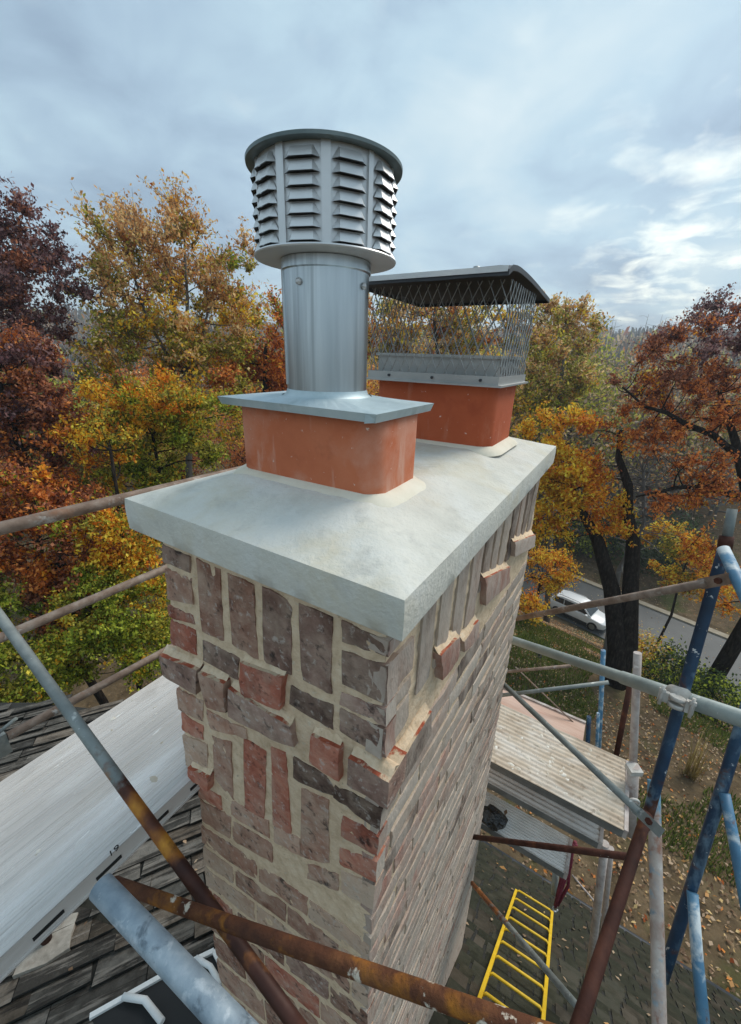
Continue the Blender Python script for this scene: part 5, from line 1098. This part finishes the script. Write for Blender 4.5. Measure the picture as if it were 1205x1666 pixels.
for x in (xa_, xb_):
    s = 1 if x == xb_ else -1
    mb = MB(); mb.aabox(min(x, x - s * .03), max(x, x - s * .03), -1.6, .93, zp - .052, zp - .003)
    mb.aabox(min(x - s * .02, x + s * .006), max(x - s * .02, x + s * .006), -1.6, .93, zp - .058, zp - .0525); mb.build('side_rail', ALU, pl)
for k in range(5):                                          # slots in the rail
    yc = -.33 + k * .13 if k < 4 else .20
    mb = MB(); mb.aabox(xb_ - .001, xb_ + .0025, yc - .03, yc + .03, zp - .040, zp - .030); mb.build('slot', BLACK, pl)
fc = bpy.data.curves.new('marking', 'FONT'); fc.body = '19'; fc.size = .027; fc.extrude = .0004; fc.materials.append(INK)
ft = bpy.data.objects.new('marking_curve', fc); COL.objects.link(ft); dg_ = bpy.context.evaluated_depsgraph_get(); fm = bpy.data.meshes.new_from_object(ft.evaluated_get(dg_)); bpy.data.objects.remove(ft); fm.materials.clear(); fm.materials.append(INK)
fo = bpy.data.objects.new('marking', fm); COL.objects.link(fo); fo.parent = pl; mk = on(177, 1396, 0, xb_ + .003)
fo.matrix_parent_inverse = Matrix.Translation(-pl.location); fo.matrix_basis = Matrix.Translation(Vector(mk)) @ Matrix.Rotation(math.radians(90), 4, 'Z') @ Matrix.Rotation(math.radians(90), 4, 'X')
def droppings(n, x0, x1, y0, y1, z, r0, r1, m):
    mb = MB()
    for _ in range(n):
        c0 = np.array([rng.uniform(x0, x1), rng.uniform(y0, y1), z]); r_ = r0 * (r1 / r0) ** (rng.random() ** 2.2); k = 7; st = rng.uniform(.6, 1.5)
        ring = [c0 + np.array([r_ * st * math.cos(2 * math.pi * i / k), r_ / st * math.sin(2 * math.pi * i / k), 0]) * rng.uniform(.6, 1.25) for i in range(k)]
        mb.add(ring + [q * .4 + c0 * .6 + [0, 0, r_ * .35] for q in ring], [(i, (i + 1) % k, k + (i + 1) % k, k + i) for i in range(k)] + [tuple(range(k, 2 * k))], 0, True)
    o = mb.build('mortar_droppings', m); o['kind'] = 'stuff'
DROP = material('dried_mortar_crumb', ((0.50, 0.44, 0.36), (0.62, 0.57, 0.49), (0.74, 0.70, 0.63)), 60, 4, 0.95, 0, 0.4, 200, 0.002, isl=.8)
droppings(90, xa_ + .02, xb_ - .02, -.7, .85, zp - .001, .0022, .012, DROP)
droppings(160, -.1, .64, 1.60, 2.04, -2.104, .003, .022, DROP)
# jack foot under the plank
jp = onp(78, 1535, PL, nL); t = thing('screw_jack', 'rusty jack leg on a cement-caked plate under the left plank', 'scaffold foot', jp)
mb = MB(); mb.tube([jp + nL * .02, np.array([jp[0], jp[1], -1.0])], .024, 12); mb.build('leg', TUBEDRUST, t)
mb = MB(); a_ = d1 * .11; b_ = sL * .10; pts = [jp + a_ * x + b_ * y + nL * (.03 + .006 * nz((x, y, 1), 3)) for x, y in ((-.9, -1.1), (.2, -1.0), (1.1, -.7), (1.0, .3), (1.05, .9), (.2, 1.1), (-1, 1), (-1.1, 0))]
mb.add(pts + [q - nL * .04 for q in pts], [tuple(range(8))] + [(i, i + 8, (i + 1) % 8 + 8, (i + 1) % 8) for i in range(8)]); mb.build('foot_plate', CEMENTED, t)
# diagonal braces in front of the chimney
pa, pb = W(-30, 962, 1.02), W(495, 1685, .60); k = seg(pa, pb, 24)
T('cross_brace', 'long brace slanting across the left plank, grey turning orange then dark rust', k, .0115, BRACEMAT, wear=np.interp(np.arange(25), [0, 11, 12.5, 16, 18.5], [.1, .22, .45, .78, 1.05]))
pa, pb = W(186, 1436, .74), W(960, 1711, .385)
T('cross_brace', 'rust-crusted brace crossing low in front of the brick chimney', seg(pa, pb, 6), .0102, BARRUST)
T('galvanised_post', 'thick blue-grey galvanised tube close under the left plank', seg(W(164, 1442, .63), W(410, 1702, .50), 4), .0178, GALVT)
# white edging and black sheet by the chimney foot
t = thing('roof_skylight', 'black panel in a white metal frame beside the chimney foot', 'skylight', onp(230, 1650, PL, nL)); up_ = nL * .05
q_ = [onp(150, 1668, PL, nL), onp(272, 1598, PL, nL), onp(350, 1560, PL, nL), onp(420, 1700, PL, nL), onp(230, 1800, PL, nL)]
mb = MB(); mb.add([p + up_ for p in q_], [(0, 1, 2, 3, 4)]); mb.build('panel', BLACK, t)
mb = MB()
for a_, b_ in zip(q_[:3], q_[1:4]):
    d_ = (b_ - a_); l_ = np.linalg.norm(d_); d_ /= l_; mb.box((a_ + b_) / 2 + up_ * 1.1, d_ * l_ / 2, np.cross(nL, d_) * .010, nL * .008)
mb.tube([onp(205, 1638, PL, nL) + up_ * 1.4, onp(240, 1645, PL, nL) + up_ * 1.5, onp(268, 1680, PL, nL) + up_ * 1.4], .014, 8)
mb.tube([onp(322, 1575, PL, nL) + up_ * 1.4, onp(345, 1590, PL, nL) + up_ * 1.5, onp(362, 1618, PL, nL) + up_ * 1.4], .012, 8); mb.build('frame', WHITE, t)

# right: platforms
PG = 'deck planks behind the chimney'
def deck(label, x0, x1, y0, y1, z, n, dp, mat, th=.06, capm=WHITEP):
    t = thing('scaffold_plank', label, 'plank', (x1, y0, z - th), PG); ribbed(x0, x1, y0, y1, z, n, dp, 'x', .025, mat, t)
    for y, s in ((y0, 1), (y1, -1)):
        mb = MB(); mb.aabox(x0, x1, min(y, y + s * .025), max(y, y + s * .025), z - th, z - dp - .002); mb.build('side_rail', RAILD if s == 1 else mat, t)
    mb = MB(); mb.aabox(x1, x1 + .02, y0 + .003, y1 - .003, z - th, z + .004); mb.build('end_cap', capm, t)
    return t
deck('wide tan ribbed deck plank behind the chimney, uppermost', -.9, .672, 1.58, 2.07, -2.1, 15, .005, ALUT)
a_ = on(974, 1370, 2, -2.35); deck('narrow whitish ribbed plank below the wide tan one', -.9, a_[0], a_[1], a_[1] + .30, -2.35, 9, .008, ALUW)
a_ = on(919, 1420, 2, -2.6); b_ = on(925, 1362, 2, -2.6); deck('lowest grey-white plank, carrying the black plastic bag', -.9, (a_[0] + b_[0]) / 2, a_[1], b_[1], -2.6, 12, .008, ALUW)
zpl = -2.25; a_ = on(952, 1178, 2, zpl); b_ = on(952, 1207, 2, zpl)
t = thing('plywood_board', 'pinkish plywood board lying beyond the wide tan plank', 'board', (a_[0], b_[1], zpl))
mb = MB(); mb.aabox(-1.0, a_[0], b_[1] - .25, a_[1], zpl - .02, zpl); mb.build('sheet', PLYW, t); mb = MB(); mb.aabox(-1.0, a_[0], a_[1], a_[1] + .02, zpl - .02, zpl + .012); mb.build('edge_strip', WHITEP, t)
# black bag
bc = on(801, 1330, 2, -2.55); mb = MB(); n1_, n2_ = 18, 10; vs = []
for j in range(n2_ + 1):
    for i in range(n1_):
        a = 2 * math.pi * i / n1_; b_ = math.pi * j / n2_; d_ = np.array([math.cos(a) * math.sin(b_) * .085, math.sin(a) * math.sin(b_) * .065, math.cos(b_) * .06])
        k_ = 1 + .30 * nz(d_ * 1.0, 26) + .15 * nz(d_, 60); vs.append(bc + d_ * k_)
mb.add(vs, [(j * n1_ + i, j * n1_ + (i + 1) % n1_, (j + 1) * n1_ + (i + 1) % n1_, (j + 1) * n1_ + i) for j in range(n2_) for i in range(n1_)], 0, False)
tag(mb.build('plastic_bag', BAG), 'crumpled black plastic bag on the lowest plank', 'bag')
# red cord bundle
t = thing('lashing_cord', 'dark red cord hanging in a bundle from the lowest plank end', 'cord', W(905, 1480, 3.0))
mb = MB()
for k in range(5):
    o_ = rng.normal(0, 5, (4, 2)) * .6
    mb.tube([W(935 + o_[0][0], 1372 + o_[0][1], 2.72), W(927 + o_[1][0], 1405 + o_[1][1], 2.75), W(915 + o_[2][0], 1445 + o_[2][1], 2.8), W(904 + o_[3][0] * .4, 1474 + o_[3][1] * .4, 2.84)], .011, 6)
mb.build('strands', ROPE, t); mb = MB()
mb.tube([W(903 + 4 * math.cos(a), 1478 + 5 * math.sin(a), 2.84) for a in np.linspace(.3, 5.6, 12)], .005, 6); mb.build('hook', LIP, t)
t = T('short_post', 'short pale post with red paint under the lowest plank end', [W(904, 1412, 2.85), W(901, 1452, 2.95)], .022, [PALEGREY, ROPE], [0], cat='post')

# right: tubes
T('ledger_tube', 'long pale grey tube running from behind the chimney to the frame edge', [W(800, 1030, 2.25), W(1010, 1101, 1.50), W(1012, 1102, 1.495), W(1330, 1212, .92)], .0225, PALEGREY, rs=[.0205, .0205, .0235, .0235])
def frame_post(label, parts, group='blue scaffold frame legs'):
    t = thing('scaffold_upright', label, 'scaffold upright', parts[0][1][-1], group)
    for nm, pts, r, m, mis in parts:
        mb = MB(); mb.tube(pts, r, 16); o = mb.build(nm, m, t)
        if mis is not None: setwear(o, mis, 16)
    return t
t = frame_post('blue leaning scaffold leg with grey pin on top, clamped to the pale tube',
    [('leg', seg(W(1180, 885, 1.20), W(1048, 1345, 1.30), 12), .0162, BLUEWEAR, [.6, .25] + [.22] * 8 + [.4, .6, .7]),
     ('coupling_pin', [W(1191, 828, 1.19), W(1180, 886, 1.20)], .0128, TUBEGREY, None),
     ('collar', [W(1182, 872, 1.195), W(1178, 893, 1.20)], .0182, TUBEDRUST, None),
     ('strut', [W(1176, 893, 1.16), W(1215, 975, 1.05), W(1260, 1080, .95)], .0158, LBLUE, None)])
t = frame_post('dark blue leaning scaffold leg nearest the frame edge, meeting the flaked post',
    [('leg', seg(W(1235, 1085, 1.26), W(1078, 1592, 1.32), 6), .0168, BLUE, None), ('strut', [W(1178, 1290, 1.27), W(1196, 1380, 1.22), W(1222, 1520, 1.12)], .0150, LBLUE, None),
     ('strut', [W(1126, 1452, 1.28), W(1134, 1560, 1.22), W(1150, 1720, 1.14)], .0155, LBLUE, None)])
t = frame_post('upright scaffold leg with flaked white, blue and rust paint', [('leg', seg(W(1063, 1270, 1.36), W(1074, 1740, 1.12), 12), .0185, FLAKEWEAR, [.75, .7, .4] + [.3, .4, .38, .45, .3, .38, .45, .35, .3, .3])])
T('cross_brace', 'dark rust-brown leg slanting down from the flattened brace end', seg(W(1052, 1325, 1.22), W(930, 1700, .86), 6), .0155, TUBEDRUST)
T('cross_brace', 'brown and white brace rising to the blue leg, across the car', [W(835, 1007, 1.98), W(1150, 948, 1.16)], .0125, TUBEBROWN, flat=(1,))
T('cross_brace', 'grey brace slanting down over the wide tan plank', [W(800, 1095, 2.0), W(1040, 1322, 1.20)], .0112, TUBEGREY, flat=(1,))
T('tie_bar', 'thin grey bar running level above the plywood board', [W(790, 1134, 2.25), W(990, 1110, 2.0)], .010, TUBEGREY)
T('tie_bar', 'thin rusty bar above the small lantern post', [W(810, 1094, 2.5), W(928, 1083, 2.3)], .009, TUBEBROWN)
T('scaffold_post', 'whitish brown post standing at the end of the wide tan plank', seg(W(1037, 1062, 2.35), W(1029, 1250, 2.45), 3), .0215, WHITEP, cat='post')
mbp = thing('scaffold_post', 'thick mortar-splashed sleeve post with white bracket at the wide plank end', 'post', W(1022, 1360, 2.5))
mb = MB(); mb.tube([W(1030, 1245, 2.40), W(1024, 1356, 2.5)], .032, 14); mb.build('sleeve', WHITEP, mbp); mb = MB(); mb.box(W(1031, 1252, 2.39), RIGHT * .036, FWD * .03, (0, 0, .016)); mb.build('bracket', CLAMPM, mbp)
mb = MB(); mb.tube([W(1030 + 9 * math.cos(a), 1306 + 6 * math.sin(a), 2.33 + .03 * math.sin(a)) for a in np.linspace(0, 6.28, 14)], .008, 8); mb.build('clamp', CLAMPM, mbp)
T('scaffold_post', 'brown-white post below the decks, nearer of two', seg(W(984, 1372, 2.7), W(954, 1620, 3.2), 3), .0260, WHITEP, cat='post')
T('scaffold_post', 'thin brown-white post below the decks, further of two', seg(W(994, 1380, 2.8), W(976, 1560, 3.3), 3), .018, WHITEP, cat='post')
T('scaffold_post', 'dark brown slanting post behind the whitish brown one', seg(W(1026, 1108, 2.8), W(996, 1260, 3.0), 2), .018, TUBEDRUST, cat='post')
T('scaffold_post', 'light blue post far behind the plywood board, tallest of three', seg(W(981, 1058, 4.0), W(972, 1260, 4.4), 2), .022, LBLUE, cat='post', group='far blue posts')
T('scaffold_post', 'short blue post at the plywood board corner', seg(W(958, 1166, 4.1), W(953, 1260, 4.3), 2), .021, BLUE, cat='post', group='far blue posts')
T('scaffold_post', 'short thin blue post between the plywood corner and tall blue post', seg(W(973, 1160, 4.1), W(968, 1260, 4.3), 2), .015, LBLUE, cat='post', group='far blue posts')
T('tie_bar', 'rusty bar running level beneath the lowest deck plank', [W(760, 1360, 2.25), W(1024, 1394, 1.45)], .0125, TUBEDRUST)
T('cross_brace', 'rust-to-grey brace slanting across the yellow ladder', seg(W(768, 1437, 2.0), W(950, 1650, 1.15), 8), .0105, REARBRACE, wear=[.8, .75, .7, .5, .4, .2, .1, .1, .1])
T('guy_wire', 'thin tan rod on the ground beside the posts below the decks', [W(931, 1424, 5.5), W(968, 1468, 5.0)], .012, WHITEP, cat='rod')
T('guy_wire', 'thin slanting wire over the lawn by the tie bars', [W(838, 1085, 3.2), W(948, 1190, 3.0)], .005, TUBEBROWN, cat='wire')
# swivel clamp
cc = W(1100, 1142, 1.20); t = thing('swivel_clamp', 'mortar-splashed steel clamp joining the blue leg to the pale tube', 'clamp', cc)
lg = W(1048, 1345, 1.30) - W(1180, 885, 1.20); lg /= np.linalg.norm(lg); sx = np.cross(lg, C - cc); sx /= np.linalg.norm(sx); fx = np.cross(sx, lg)
tl_ = W(1330, 1212, .92) - W(1012, 1102, 1.495); tl_ /= np.linalg.norm(tl_)
for sg in (-.011, .011):
    mb = MB(); mb.tube([cc + lg * (sg - .006), cc + lg * (sg + .006)], .0200, 18); mb.build('band', CLAMPM, t)
tcn = cc + fx * -.045 - lg * .006
mb = MB(); mb.tube([tcn - tl_ * .022, tcn + tl_ * .022], .0275, 18); mb.build('tube_band', CLAMPM, t)
mb = MB(); mb.box(cc + sx * .033 - fx * .008, sx * .013, lg * .015, fx * .010); mb.build('hinge', CLAMPM, t)
mb = MB(); mb.box(cc - sx * .032 - fx * .006, sx * .011, lg * .017, fx * .012); mb.build('hinge', CLAMPM, t)
for o_ in (cc - sx * .036 + fx * .008, cc + sx * .038 + fx * .004):
    mb = MB(); mb.tube([o_ - lg * .034, o_ + lg * .026], .0048, 8); mb.tube([o_ - lg * .024, o_ - lg * .014], .0095, 6, smooth=False); mb.build('bolt', CLAMPM, t)

# ------------------------------------------------------------------ yellow ladder on the rear slope
la = [onp(840, 1460, PR + nR * .06, nR), onp(895, 1480, PR + nR * .06, nR), onp(785, 1630, PR + nR * .06, nR), onp(878, 1660, PR + nR * .06, nR)]
ld = thing('yellow_ladder', 'yellow metal ladder lying on the dark mossy roof slope', 'ladder', la[2])
dirs = (np.array([0, 1, -1]) / 2 ** .5); wd = .40; cxl = (la[0][0] + la[1][0]) / 2; cxb = (la[2][0] + la[3][0]) / 2; ytop = (la[0][1] + la[1][1]) / 2; ybot = .55
def lp(side, y): f_ = (y - (la[2][1] + la[3][1]) / 2) / (ytop - (la[2][1] + la[3][1]) / 2); x = cxb + (cxl - cxb) * f_ + side * wd / 2; return np.array([x, y, yR0 - y]) + nR * .05
for s_ in (-1, 1): mb = MB(); a_, b_ = lp(s_, ybot), lp(s_, ytop + (.0 if s_ < 0 else .05)); mb.box((a_ + b_) / 2, (b_ - a_) / 2, (.013, 0, 0), nR * .022); mb.build('rail', YELLOW, ld)
y = ytop - .02
while y > ybot:
    mb = MB(); a_, b_ = lp(-1, y), lp(1, y + .03); mb.tube([a_ - nR * .0, a_ + nR * .03 + [.03, 0, 0], b_ + nR * .03 - [.03, 0, 0], b_], .0115, 8); mb.build('rung', YELLOW, ld); y -= .215
